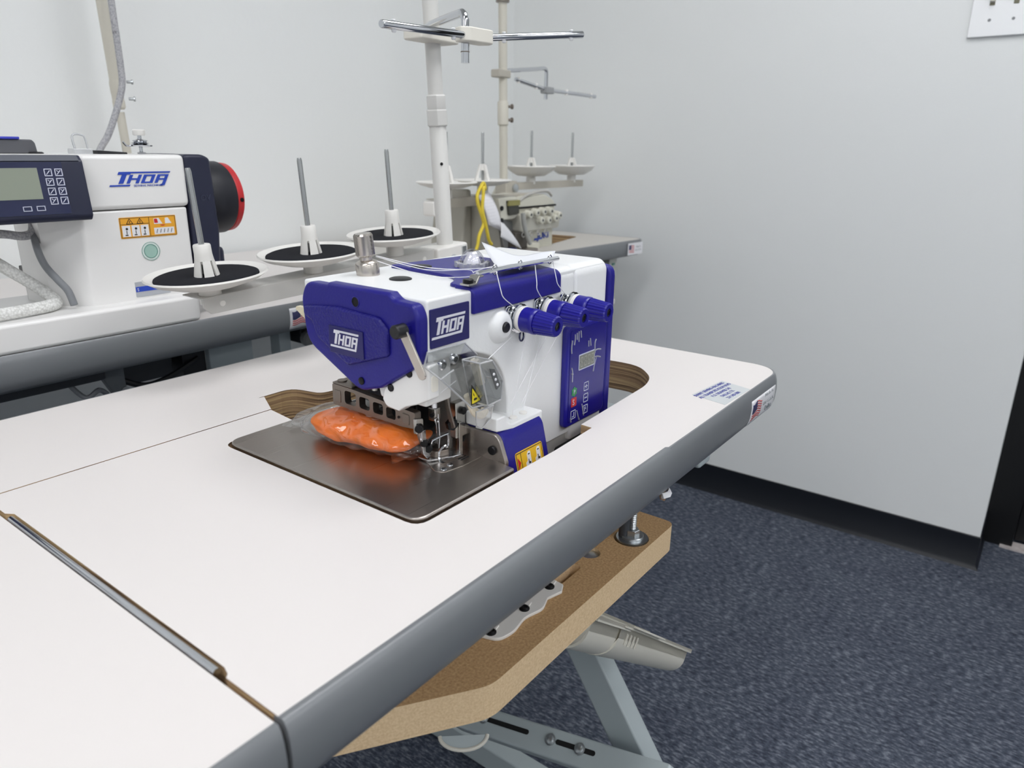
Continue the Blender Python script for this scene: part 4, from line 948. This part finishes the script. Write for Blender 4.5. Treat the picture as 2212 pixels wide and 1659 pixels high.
# orange instruction label
T = frame((.499, 1.0702, .9978), (1, 0, -.004), (0, 0, 1))
ol = MB(T).prism(rrect(0, .0835, 0, .0296, .0015), 'z', 0, .0004).build('warning_label', ORY, lk, smooth=0)
k = MB(T)
for q in ((.001, .001, .0825, .0016), (.001, .028, .0825, .0286), (.001, .001, .0016, .0286), (.0819, .001, .0825, .0286), (.0425, .001, .0431, .0286), (.001, .0195, .0425, .0201)): k.box(q[0], q[2], q[1], q[3], .0004, .0006)
for x0 in (.010, .025):
    for a, c in (((x0, .0205), (x0+.0045, .0275)), ((x0+.0045, .0275), (x0+.009, .0205)), ((x0, .0205), (x0+.009, .0205))):
        k.tube([(a[0], a[1], .0005), (c[0], c[1], .0005)], .00045, 4)
    k.box(x0+.004, x0+.005, .0215, .0245, .0004, .0006)
for x0 in (.0065, .0195, .0325): k.prism(disc(x0+.003, .0135, .0018, 8), 'z', .0006, .0008).box(x0, x0+.004, .004, .0055, .0006, .0008).box(x0+.002, x0+.003, .006, .011, .0006, .0008)
for i in range(5): k.prism([(.052+.0055*i, .005), (.0528+.0055*i, .005), (.0545+.0055*i, .0105), (.0537+.0055*i, .0105)], 'z', .0006, .0008)
k.build('label_lines', INKK, ol, smooth=0)
k = MB(T)
for x0 in (.003, .0165, .0295): k.box(x0, x0+.0115, .0025, .018, .0004, .0006)
k.box(.049, .0795, .003, .0125, .0004, .0006).prism([(.050, .018), (.050, .026), (.0575, .0265), (.0625, .018)], 'z', .0004, .0006).prism([(.0665, .018), (.067, .026), (.0715, .0265), (.0765, .018)], 'z', .0004, .0006)
k.build('label_pictures', STICK, ol, smooth=0)
MB(T).prism(fillet([(.0505, .0195), (.0505, .0255), (.055, .0255), (.056, .0195)], .001), 'z', .0006, .0008).prism([(.058, .0165), (.067, .0165), (.064, .015), (.061, .015)], 'z', .0004, .0006).build('label_red', RED, ol, smooth=0)
# round green sticker
rs = MB().prism(disc(.5388, .9772, .0135, 28), 'y', 1.0698, 1.0706).build('round_sticker', mat('sticker_pale_green', 'd5dfda', .4), lk, smooth=0)
k = MB(); k.tube([(.5388+.0132*math.cos(i*PI/16), 1.0697, .9772+.0132*math.sin(i*PI/16)) for i in range(32)], .0004, 4, True)
k.tube([(.5388+.0098*math.cos(i*PI/16), 1.0697, .9772+.0098*math.sin(i*PI/16)) for i in range(32)], .0006, 4, True); k.build('sticker_ring', TEAL, rs)
MB().prism(disc(.5388, .9772, .0094, 24), 'y', 1.0696, 1.0699).build('sticker_centre', mat('teal_pale', '9dbfb3', .5), rs, smooth=0)
ml = MB().prism(rrect(.5085, .5605, .9125, .9345, .001), 'y', 1.0698, 1.0706).build('serial_plate', mat('serial_silver', 'b9bcc2', .4, .3), lk, smooth=0)
MB().box(.5087, .5603, 1.0694, 1.0698, .920, .9275).build('serial_stripe', LOGOB, ml, smooth=0)
text('lettering', ['S'], .006, STICK, ml, (.5105, 1.0692, .9215), (1, 0, 0), (0, 0, 1))
# control panel on the arm
cp = MB().prism(fillet([(1.0895, 1.0295), (1.046, 1.0295), (1.041, 1.036), (1.049, 1.1045), (1.056, 1.112), (1.0895, 1.112)], .002), 'x', -.20, .4545).build('control_panel', NAVYP, lk, bev=.003)
T = frame((-.20, 1.0415, 1.0395), (1, 0, 0), (0, .0073, .0645))
MB(T).box(0, .6275, .0, .0645, .0, .0008).build('panel_film', mat('film_navy', '232848', .15), cp, smooth=0)
MB().prism([(1.0482, 1.1052), (1.0545, 1.1118), (1.056, 1.1118), (1.050, 1.1052)], 'x', -.19, .450).build('panel_bevel', mat('bevel_grey', '5b5e66', .35), cp, smooth=0)
MB(T).box(.44, .5975, .0195, .0575, .0008, .0014).build('screen', LCD, cp, smooth=0)
kb_ = []
for i in range(4):
    for j in range(2):
        cx, cy = .6095+.0012*0+.0125*j, .0518-.0117*i
        b = MB(T)
        for q in ((-.0046, .0036, .0046, .0046), (-.0046, -.0046, .0046, -.0036), (-.0046, -.0046, -.0036, .0046), (.0036, -.0046, .0046, .0046)): b.box(cx+q[0], cx+q[2], cy+q[1], cy+q[3], .0008, .0014)
        b.prism([(cx-.0028, cy-.0028), (cx-.0018, cy-.0028), (cx+.0028, cy+.0022), (cx+.0018, cy+.0026)], 'z', .0008, .0013)
        if (i+j) % 2: b.prism([(cx-.0028, cy+.0026), (cx-.0018, cy+.0026), (cx+.001, cy), (cx, cy)], 'z', .0008, .0013)
        b.build('button', WPRINT, cp, smooth=0)
for cx in (.5065, .577, .5925):
    b = MB(T)
    for q in ((-.005, .0018, .005, .0026), (-.005, -.0034, .005, -.0026), (-.005, -.0034, -.0042, .0026), (.0042, -.0034, .005, .0026)): b.box(cx+q[0], cx+q[2], .0085+q[1], .0085+q[3], .0008, .0014)
    b.build('button', WPRINT, cp, smooth=0)
# motor cover and handwheel
mc = MB().prism(fillet([(.6085, .905), (.648, .905), (.656, 1.0), (.652, 1.108), (.64, 1.1135), (.6085, 1.1135)], {3: .014, 4: .006}), 'y', 1.072, 1.20).build('motor_cover', NAVYP, lk, bev=.006, seg=3)
MB().box(.648, .684, 1.11, 1.17, .905, .968).build('motor_foot', NAVYP, lk, bev=.008)
text('cover_lettering', ['OV'], .0125, mat('cover_print', '33374c', .4), mc, (.6275, 1.0716, 1.0455), (1, 0, 0), (0, 0, 1))
MB().prism(rrect(.6265, .6345, .953, .974, .0008), 'y', 1.0712, 1.0722).build('cover_vent', mat('vent_dark_grey', '50535c', .4), mc)
hw = MB().lathe([(.050, .652), (.056, .656), (.0575, .662), (.0575, .694), (.055, .6985), (.03, .6985)], (0, 1.135, 1.045), (1, 0, 0), 44).build('handwheel', mat('wheel_black', '12141e', .5), lk)
MB().lathe([(.054, .6985), (.0555, .7005), (.0548, .709), (.050, .713), (.036, .714), (.034, .710), (.0, .710)], (0, 1.135, 1.045), (1, 0, 0), 44).build('wheel_rim', RED, hw)
MB().lathe([(.0034, 0), (.0034, .001), (0, .001)], (.7045, 1.0798, 1.043), (.1, -1, 0), 12).build('rim_screw', BLK, hw)
# top fittings
tn = MB().lathe([(.0045, 0), (.006, .003), (.0025, .004), (.0025, .010), (.016, .0115), (.0165, .013), (.009, .0145), (.0125, .016), (.0085, .0178), (.0105, .0195), (.006, .021), (.003, .022), (.003, .030)], (.5655, 1.11, 1.1125), (0, 0, 1), 24).build('thread_tension', CHROME, lk)
MB().lathe([(.0075, .0265), (.0085, .028), (.0085, .034), (.007, .035), (0, .035)], (.5655, 1.11, 1.1125), (0, 0, 1), 20).build('tension_cap', WPLAS, tn)
MB().tube(smoothpath([(.553, 1.11, 1.125), (.545, 1.109, 1.1245), (.5395, 1.108, 1.130)], 4), .0015, 6).build('tension_hook', CHROME, tn)
bw = MB().box(.474, .4995, 1.115, 1.135, 1.1115, 1.120).build('winder_block', EDGE, lk, bev=.001)
MB().tube(smoothpath([(.4785, 1.12, 1.118), (.4765, 1.12, 1.134), (.480, 1.12, 1.139), (.4905, 1.12, 1.138), (.4935, 1.12, 1.134), (.4955, 1.12, 1.118)], 4), .0016, 6).build('winder_arm', EDGE, bw)
MB().prism([(.504, 1.112), (.504, 1.118), (.53, 1.1165), (.545, 1.1155), (.545, 1.112)], 'y', 1.11, 1.16).build('rubber_flap', BLACK, lk, bev=.001)
MB().lathe([(.009, 0), (.009, .002), (.007, .003), (0, .003)], (.428, 1.12, 1.1125), (0, 0, 1), 16).build('oil_cap', BLACK, lk)
gbx = empty('tool_case', (.36, 1.13, 1.113), 'dark grey case with a blue strip, lying on top of the white lockstitch machine', 'case')
MB().prism(fillet([(.26, 1.113), (.431, 1.113), (.4295, 1.127), (.426, 1.131), (.26, 1.131)], .003), 'y', 1.12, 1.18).build('case_body', mat('case_grey', '57585d', .5), gbx, bev=.002)
MB().box(.26, .411, 1.118, 1.15, 1.131, 1.1342).build('blue_strip', mat('strip_blue', '3a41b8', .4), gbx, bev=.001)
nt_ = empty('thread_guide', (.36, 1.1, 1.113), 'white stepped thread guide in front of the dark grey case', 'thread guide')
MB().prism([(.26, 1.113), (.376, 1.113), (.376, 1.1155), (.3725, 1.1155), (.3725, 1.119), (.368, 1.119), (.368, 1.122), (.362, 1.122), (.362, 1.125), (.26, 1.125)], 'y', 1.10, 1.117).build('guide_body', WPLAS, nt_, bev=.0008)
# hoses round the bed
def hose(name, pts, r, m, label, cat='hose', n=12):
    return tag(MB().tube(smoothpath(pts, 8), r, n).build(name, m, None, smooth=180), label, cat)
hose('braided_hose', [(.28, 1.17, 1.01), (.345, 1.15, .985), (.378, 1.135, .958), (.402, 1.12, .934), (.4105, 1.108, .922), (.4085, 1.092, .9175), (.394, 1.078, .917), (.365, 1.068, .9175), (.33, 1.062, .9175), (.28, 1.06, .9175)], .0082, HOSEW, 'thick white braided hose looping over the bed of the white machine')
hose('braided_hose', [(.30, 1.12, 1.012), (.365, 1.125, 1.0115), (.395, 1.13, 1.006), (.41, 1.135, 1.0085), (.416, 1.14, 1.02)], .0058, HOSEG, 'grey braided hose running under the dark control panel')
hose('grey_cable', [(.422, 1.15, 1.03), (.413, 1.135, 1.008), (.405, 1.112, .989), (.4064, 1.10, .9676), (.4126, 1.085, .9498), (.4208, 1.078, .9336), (.4243, 1.075, .9135)], .0048, CABLEG, 'smooth grey cable bending down beside the pillar of the white machine', 'cable')
MB_ = MB().box(.415, .432, 1.205, 1.22, .925, .955).box(.418, .429, 1.203, 1.206, .928, .952)
tag(MB_.build('cable_plug', BLACK, None, bev=.002), 'small black connector block behind the grey cable on the white machine bed', 'connector')
# pole of its thread stand with a conduit
ps = empty('stand_pole', (.79, 1.6, MZ), 'cream stand pole with a braided grey conduit against the back wall', 'pole')
MB().cyl((.793, 1.6, MZ), (.7822, 1.6, 1.19), .0085, n=18).build('lower_pole', CREAM, ps)
MB().lathe([(.0085, 0), (.0118, .004), (.0118, .016), (.0112, .018), (.0112, .030), (.0118, .032), (.0118, .05), (.0105, .056)], (.7828, 1.6, 1.195), (-.033, 0, 1), 18).build('pole_joint', CREAM, ps)
MB().cyl((.7816, 1.6, 1.24), (.763, 1.6, 1.95), .0105, n=18).build('upper_pole', CREAM, ps)
MB().lathe([(.02, 0), (.02, .006), (.0095, .01)], (.793, 1.6, MZ), (0, 0, 1), 18).build('pole_foot', CREAM, ps)
MB().tube(smoothpath([(.776, 1.555, 1.95), (.7743, 1.555, 1.39), (.7745, 1.555, 1.335), (.7745, 1.555, 1.277), (.7725, 1.555, 1.242), (.7627, 1.555, 1.212), (.7448, 1.555, 1.172), (.7283, 1.555, 1.141), (.708, 1.555, 1.112), (.695, 1.55, 1.07)], 8), .0062, 10).build('conduit', HOSEG, ps, smooth=180)
for z in (1.247, 1.215): MB().lathe([(.003, .006), (.003, .014), (.005, .015), (.005, .018), (0, .019)], (.785, 1.575, z), (.8, -.5, 0), 10).build('pole_screw', ZINC, ps)

# ================================================================ THIRD TABLE in the corner with the second overlock
FZ = .866
ft = empty('sewing_table', (1.68, 1.35, 0), 'grey-white corner table under the old cream overlock machine', 'table')
ftx = [(1.268, 1.118), (2.07, 1.052), (2.092, 1.07), (2.092, 1.66), (1.268, 1.66)]
MB().holed([ftx, fillet([(1.44, 1.215), (1.775, 1.188), (2.0, 1.235), (1.985, 1.36), (1.44, 1.40)], .03)], FZ-.042, FZ, side=1).build('tabletop', [mat('corner_laminate', 'c9c5be', .45), PLY], ft, smooth=0)
MB().sweep([(1.268, 1.118), (1.55, 1.0948)], bandprof(FZ-.048, FZ+.0004)).build('edge_strip', BAND, ft, smooth=50)
MB().sweep([(1.5506, 1.0948), (2.062, 1.0527), (2.079, 1.0575), (2.092, 1.075), (2.092, 1.66)], bandprof(FZ-.048, FZ+.0004)).build('edge_strip', BAND, ft, smooth=50)
T = frame((1.9875, 1.0497, FZ-.0425), (.513, -.0422, 0), (0, 0, 1))
fs = MB(T).prism(rrect(0, .082, 0, .036, .002), 'z', .0, .0008).build('sticker', STICK, ft, smooth=0)
MB(T).box(.005, .018, .016, .03, .0008, .0011).build('flag_canton', FLAGB, fs, smooth=0)
k = MB(T)
for i in range(6): k.prism([(.006 if i < 3 else .019, .008+.004*i), (.034, .006+.004*i), (.034, .008+.004*i), (.006 if i < 3 else .019, .010+.004*i)], 'z', .0008, .0011)
k.build('flag_stripes', FLAGR, fs, smooth=0)
text('lettering', ['Made In', 'the U.S.A.'], .0085, INKG, fs, (1.9875+.058, 1.0497-.0055, FZ-.022), (.513, -.0422, 0), (0, 0, 1), align='CENTER')
MB().box(1.95, 2.04, 1.09, 1.13, FZ-.056, FZ-.042).build('under_bracket', BLACK, ft, bev=.003)
for x in (1.36, 1.86):
    beam('leg', (x, 1.36, .82), (x, 1.36, .05), .05, .04, (0, 1, 0), GPAINT, ft); beam('foot_bar', (x, 1.12, .03), (x, 1.64, .03), .05, .036, (0, 0, 1), GPAINT, ft)
MB().box(1.40, 1.84, 1.18, 1.62, .755, .785).build('machine_shelf', MDF, ft)
cb = empty('switch_box', (2.02, 1.12, .75), 'slim off-white switch box with coloured buttons hanging under the corner table', 'switch box')
MB().prism(fillet([(1.967, .822), (2.012, .816), (2.010, .745), (2.006, .672), (1.957, .668), (1.962, .745)], .003), 'y', 1.098, 1.16).build('box_body', mat('box_cream', 'c7c9c3', .45), cb, bev=.003)
MB().box(1.962, 2.004, 1.0965, 1.0985, .690, .752).build('box_face', mat('box_olive', 'a3a48c', .5), cb, bev=.001)
MB().box(1.957, 2.006, 1.094, 1.10, .666, .682).build('box_lip', WPLAS, cb, bev=.002)
for q, m_ in (((1.976, 1.992, .726, .733), 'INKK'), ((1.976, 1.994, .708, .72), 'RED'), ((1.966, 1.973, .692, .706), 'GRN'), ((1.98, 1.995, .79, .796), 'TEAL')):
    MB().box(q[0], q[1], 1.0955, 1.0985, q[2], q[3]).build('button', globals()[m_], cb, smooth=0)
mb_ = empty('servo_motor_box', (1.92, 1.2, .75), 'dark motor box under the corner table beside the switch box', 'motor box')
MB().box(1.80, 1.955, 1.11, 1.30, .672, .824).build('box_body', mat('motor_brown', '35332d', .5), mb_, bev=.004)
MB().box(1.80, 1.81, 1.108, 1.12, .675, .82).build('box_trim', GPAINT, mb_)
# ---------------------------------------------------------------- old cream overlock
jk = empty('overlock_machine', (1.6, 1.25, FZ-.1), 'old cream overlock machine with round tension knobs on the corner table', 'sewing machine')
MB().prism(fillet([(1.568, .80), (1.758, .80), (1.758, .968), (1.745, .985), (1.60, .988), (1.568, .982)], {2: .02, 3: .02, 4: .02}), 'y', 1.20, 1.32).build('body', OFFW, jk, bev=.006, seg=3)
MB().prism(fillet([(1.562, .963), (1.752, .963), (1.748, .992), (1.70, 1.012), (1.60, 1.008), (1.565, .988)], .012), 'y', 1.19, 1.315).build('top_cover', OFFW, jk, bev=.005)
MB().tube(smoothpath([(1.57, 1.195, .985), (1.60, 1.19, 1.008), (1.66, 1.19, 1.019), (1.71, 1.19, 1.018), (1.73, 1.19, 1.006)], 5), .004, 8).build('top_rail', CASTG, jk)
MB().box(1.575, 1.75, 1.186, 1.20, .978, .983).build('thread_slot', BLK, jk, bev=.001)
MB().prism(fillet([(1.565, .918), (1.752, .918), (1.756, .965), (1.562, .965)], .01), 'y', 1.175, 1.21).build('tension_block', mat('tension_cream', 'bdbbb0', .35), jk, bev=.004)
for x, z in ((1.590, .964), (1.622, .967), (1.655, .968), (1.688, .968), (1.645, .946), (1.680, .944), (1.712, .947), (1.732, .954)):
    kb2 = MB().lathe([(.009, 0), (.012, .003), (.012, .008), (.010, .009), (.010, .018), (.008, .020), (0, .020)], (x, 1.178, z), (0, -1, 0), 16).build('tension_knob', OFFW, jk)
    MB().lathe([(.0035, .020), (.0035, .021), (0, .021)], (x, 1.178, z), (0, -1, 0), 8).build('knob_pin', DGREY, kb2)
for x in (1.575, 1.61, 1.645, 1.68): MB().tube([(x+.007*math.cos(i*PI/6), 1.172, .912+.006*math.sin(i*PI/6)) for i in range(12)], .0016, 5, True).build('thread_guide', CASTG, jk)
MB().prism(fillet([(1.60, .80), (1.664, .80), (1.664, .884), (1.60, .888)], .008), 'y', 1.180, 1.205).build('looper_cover', OFFW, jk, bev=.004)
text('lettering', ['JUKI'], .024, LOGOB, jk, (1.678, 1.1985, .889), (1, 0, .03), (0, 0, 1), sx=1.25, extr=.0008)
MB().prism([(1.665, .893), (1.70, .893), (1.70, .889), (1.661, .887)], 'y', 1.1975, 1.1992).build('logo_bar', LOGOB, jk, smooth=0)
MB().tube([(1.700, 1.196, .94), (1.699, 1.196, .914)], .0014, 5).build('yellow_thread', YSTR, jk)
jk.location.y -= .028
# head and left side
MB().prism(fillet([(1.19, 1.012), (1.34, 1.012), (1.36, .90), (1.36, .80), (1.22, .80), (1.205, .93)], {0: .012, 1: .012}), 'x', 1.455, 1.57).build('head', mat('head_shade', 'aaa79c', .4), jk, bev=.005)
MB().prism(fillet([(1.475, 1.01), (1.555, 1.01), (1.562, .965), (1.54, .955), (1.487, .955)], .005), 'y', 1.178, 1.195).build('head_face', OFFW, jk, bev=.003)
MB().prism(fillet([(1.505, 1.003), (1.552, 1.003), (1.556, .968), (1.512, .966)], .004), 'y', 1.172, 1.18).build('head_window', mat('window_dark', '3a3a33', .3), jk, bev=.001)
MB().box(1.506, 1.553, 1.168, 1.174, .990, 1.003).build('window_label', mat('label_olive', '8f8a52', .5), jk)
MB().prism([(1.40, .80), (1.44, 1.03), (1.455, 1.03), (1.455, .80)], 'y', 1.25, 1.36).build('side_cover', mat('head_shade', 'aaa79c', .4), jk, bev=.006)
for z in (.955, .985): MB().lathe([(.006, 0), (.006, .003), (0, .003)], (1.485, 1.177, z), (0, -1, 0), 12).build('head_screw', BLK, jk)
MB().prism([(1.50, .958), (1.575, .945), (1.60, .86), (1.54, .85)], 'y', 1.20, 1.22).build('eye_guard', mat('guard_grey', '8d8f8e', .2, .4), jk, bev=.002)
MB().tube(smoothpath([(1.555, 1.16, .97), (1.565, 1.16, .93), (1.59, 1.16, .888)], 4), .006, 8).build('guard_rail', mat('rail_grey', 'a9aaa5', .3), jk)
MB().prism([(1.40, 1.15), (1.60, 1.14), (1.60, 1.22), (1.40, 1.23)], 'z', FZ+.004, FZ+.012).build('cloth_plate', PLATE, jk, bev=.002)
MB().box(1.545, 1.60, 1.175, 1.21, FZ+.01, .92).build('needle_area', mat('needle_dark', '4d4842', .4), jk, bev=.004)
# booklet, card, book and cord left on it
def sheet(name, P, m, label, cat, th=.002, bend=.01):
    b = MB(); A, B, C_, D = [Vector(p) for p in P]; G = []
    for i in range(7):
        row = []
        for j in range(7):
            s_, t_ = i/6, j/6; p = A*(1-s_)*(1-t_)+B*s_*(1-t_)+C_*s_*t_+D*(1-s_)*t_
            p.y -= bend*math.sin(PI*t_)*(.5+.5*s_); row.append(b.v(p))
        G.append(row)
    for i in range(6):
        for j in range(6): b.f([G[i][j], G[i+1][j], G[i+1][j+1], G[i][j+1]])
    return tag(b.build(name, m, None, smooth=60, solid=th), label, cat)
bk = sheet('manual_booklet', [(1.395, 1.15, 1.020), (1.455, 1.165, 1.022), (1.478, 1.145, .930), (1.418, 1.135, .950)], mat('booklet_page', 'efeef2', .6), 'open grey-white booklet leaning on the cream overlock', 'booklet', .004)
text('page_lines', ['- '*16]*9, .0042, mat('page_ink', 'b7b6bb', .7), bk, (1.402, 1.1395, 1.008), (.06, .0, .002), (-.012, .012, .09), lead=1.9)
cd = sheet('instruction_card', [(1.452, 1.125, .955), (1.472, 1.13, .948), (1.528, 1.115, .8815), (1.445, 1.12, .919)], STICK, 'white card standing in front of the cream overlock needle area', 'card', .0015, .004)
nb_ = MB(); T = frame((1.395, 1.13, FZ+.004), (1, -.09, 0), (.09, 1, 0))
nb_.T = T; nb_.box(0, .12, 0, .02, 0, .016)
tag(nb_.build('navy_notebook', mat('notebook_navy', '2b3566', .5), None, bev=.002), 'navy notebook lying at the foot of the cream overlock', 'notebook')
yc = MB().tube(smoothpath([(1.343, 1.12, .888), (1.352, 1.118, .905), (1.358, 1.117, .93), (1.374, 1.117, .955), (1.368, 1.117, .975), (1.356, 1.118, 1.0), (1.354, 1.12, 1.022), (1.372, 1.125, 1.040), (1.390, 1.13, 1.050), (1.394, 1.128, 1.036), (1.378, 1.12, 1.04), (1.372, 1.116, 1.025), (1.366, 1.114, .99), (1.376, 1.112, .955), (1.384, 1.112, .93), (1.392, 1.114, .915), (1.403, 1.115, .905)], 6), .0042, 8)
tag(yc.build('yellow_cord', YSTR, None, smooth=180), 'knotted yellow cord hanging beside the booklet', 'cord')
# its thread stand
fsd = empty('thread_stand', (1.705, 1.30, FZ), 'cream thread stand with four white spool trays in the room corner', 'thread stand')
WM[fsd] = Matrix.Translation((1.705, 1.30, FZ))
MB().cyl((1.698, 1.42, FZ), (1.690, 1.30, 1.045), .012, n=16).build('pole_base', CREAM, fsd)
MB().cyl((1.694, 1.30, FZ), (1.679, 1.30, 1.50), .0115, n=18).build('pole', CREAM, fsd)
MB().cyl((1.679, 1.30, 1.50), (1.668, 1.30, 2.0), .0105, n=18).build('upper_pole', CREAM, fsd)
MB().lathe([(.0115, 0), (.015, .003), (.015, .06), (.0125, .064)], (1.685, 1.30, 1.19), (-.03, 0, 1), 16).build('coupling', CREAM, fsd)
for z in (1.205, 1.24): MB().lathe([(.004, .01), (.004, .02), (.007, .021), (.007, .025), (0, .026)], (1.685, 1.295, z), (.9, -.4, 0), 10).build('coupling_screw', DSTEEL, fsd)
MB().lathe([(.018, 0), (.018, .012), (.012, .014)], (1.679, 1.30, 1.497), (0, 0, 1), 16).build('collar', DSTEEL, fsd)
RK = mat('rack_taupe', 'b7b2a6', .45)
MB().box(1.69, 2.10, 1.287, 1.289, 1.016, 1.036).box(1.69, 2.10, 1.289, 1.315, 1.034, 1.036).build('spool_rack', RK, fsd, bev=.0008)
MB().box(1.28, 1.69, 1.187, 1.189, .992, 1.014).box(1.28, 1.69, 1.189, 1.215, 1.012, 1.014).build('spool_rack', RK, fsd, bev=.0008)
MB().box(1.67, 1.70, 1.19, 1.30, .998, 1.012).build('rack_link', RK, fsd, bev=.001)
MB().box(1.676, 1.73, 1.28, 1.32, 1.005, 1.042).build('rack_clamp', RK, fsd, bev=.004)
MB().lathe([(.012, 0), (.012, .006), (.008, .008), (0, .009)], (1.715, 1.28, 1.022), (0, -1, 0), 14).build('clamp_screw', ZINC, fsd)
MB().prism(rrect(1.268, 1.30, .975, 1.01, .006), 'y', 1.18, 1.215).build('rack_end', WPLAS, fsd, bev=.003)
W0 = Matrix.Translation((-1.705, -1.30, -FZ))
for x, y, z in ((1.3365, 1.20, 1.040), (1.4725, 1.20, 1.042), (1.823, 1.30, 1.056), (2.047, 1.30, 1.056)):
    spool(fsd, x-1.705, y-1.30, z-FZ, r=.074, pad=False, pin=.075, n=30, dip=.010 if y < 1.25 else .024, slots=False, cone=.048)
MB().tube([(1.655, 1.30, 1.327), (1.70, 1.295, 1.332)]+smoothpath([(1.82, 1.285, 1.346), (1.852, 1.282, 1.350), (1.862, 1.282, 1.346), (1.864, 1.282, 1.336)], 4)+[(1.864, 1.282, 1.268)], .0055, 10).build('guide_arm', CHROME, fsd)
MB().box(1.648, 1.70, 1.285, 1.315, 1.312, 1.332).build('arm_clamp', RK, fsd, bev=.003)
MB().box(1.846, 1.884, 1.265, 1.29, 1.283, 1.301).build('bar_clamp', mat('clamp_grey', '9b9d9e', .4), fsd, bev=.003)
for p0, p1 in (((1.86, 1.275, 1.292), (1.752, 1.31, 1.315)), ((1.875, 1.275, 1.293), (2.04, 1.22, 1.284))):
    p0 = Vector(p0); p1 = Vector(p1); gb = MB().cyl(p0, p1, .0055, n=12).build('guide_bar', CHROME, fsd)
    for q in (.35, .9):
        c = p0.lerp(p1, q); MB().lathe([(.004, -.008), (.005, -.006), (.005, .006), (.004, .008)], c, (0, 0, 1), 10).build('eyelet', WPLAS, gb)
# parts of stands placed with local=True keep the stand's own frame
bpy.context.view_layer.update()
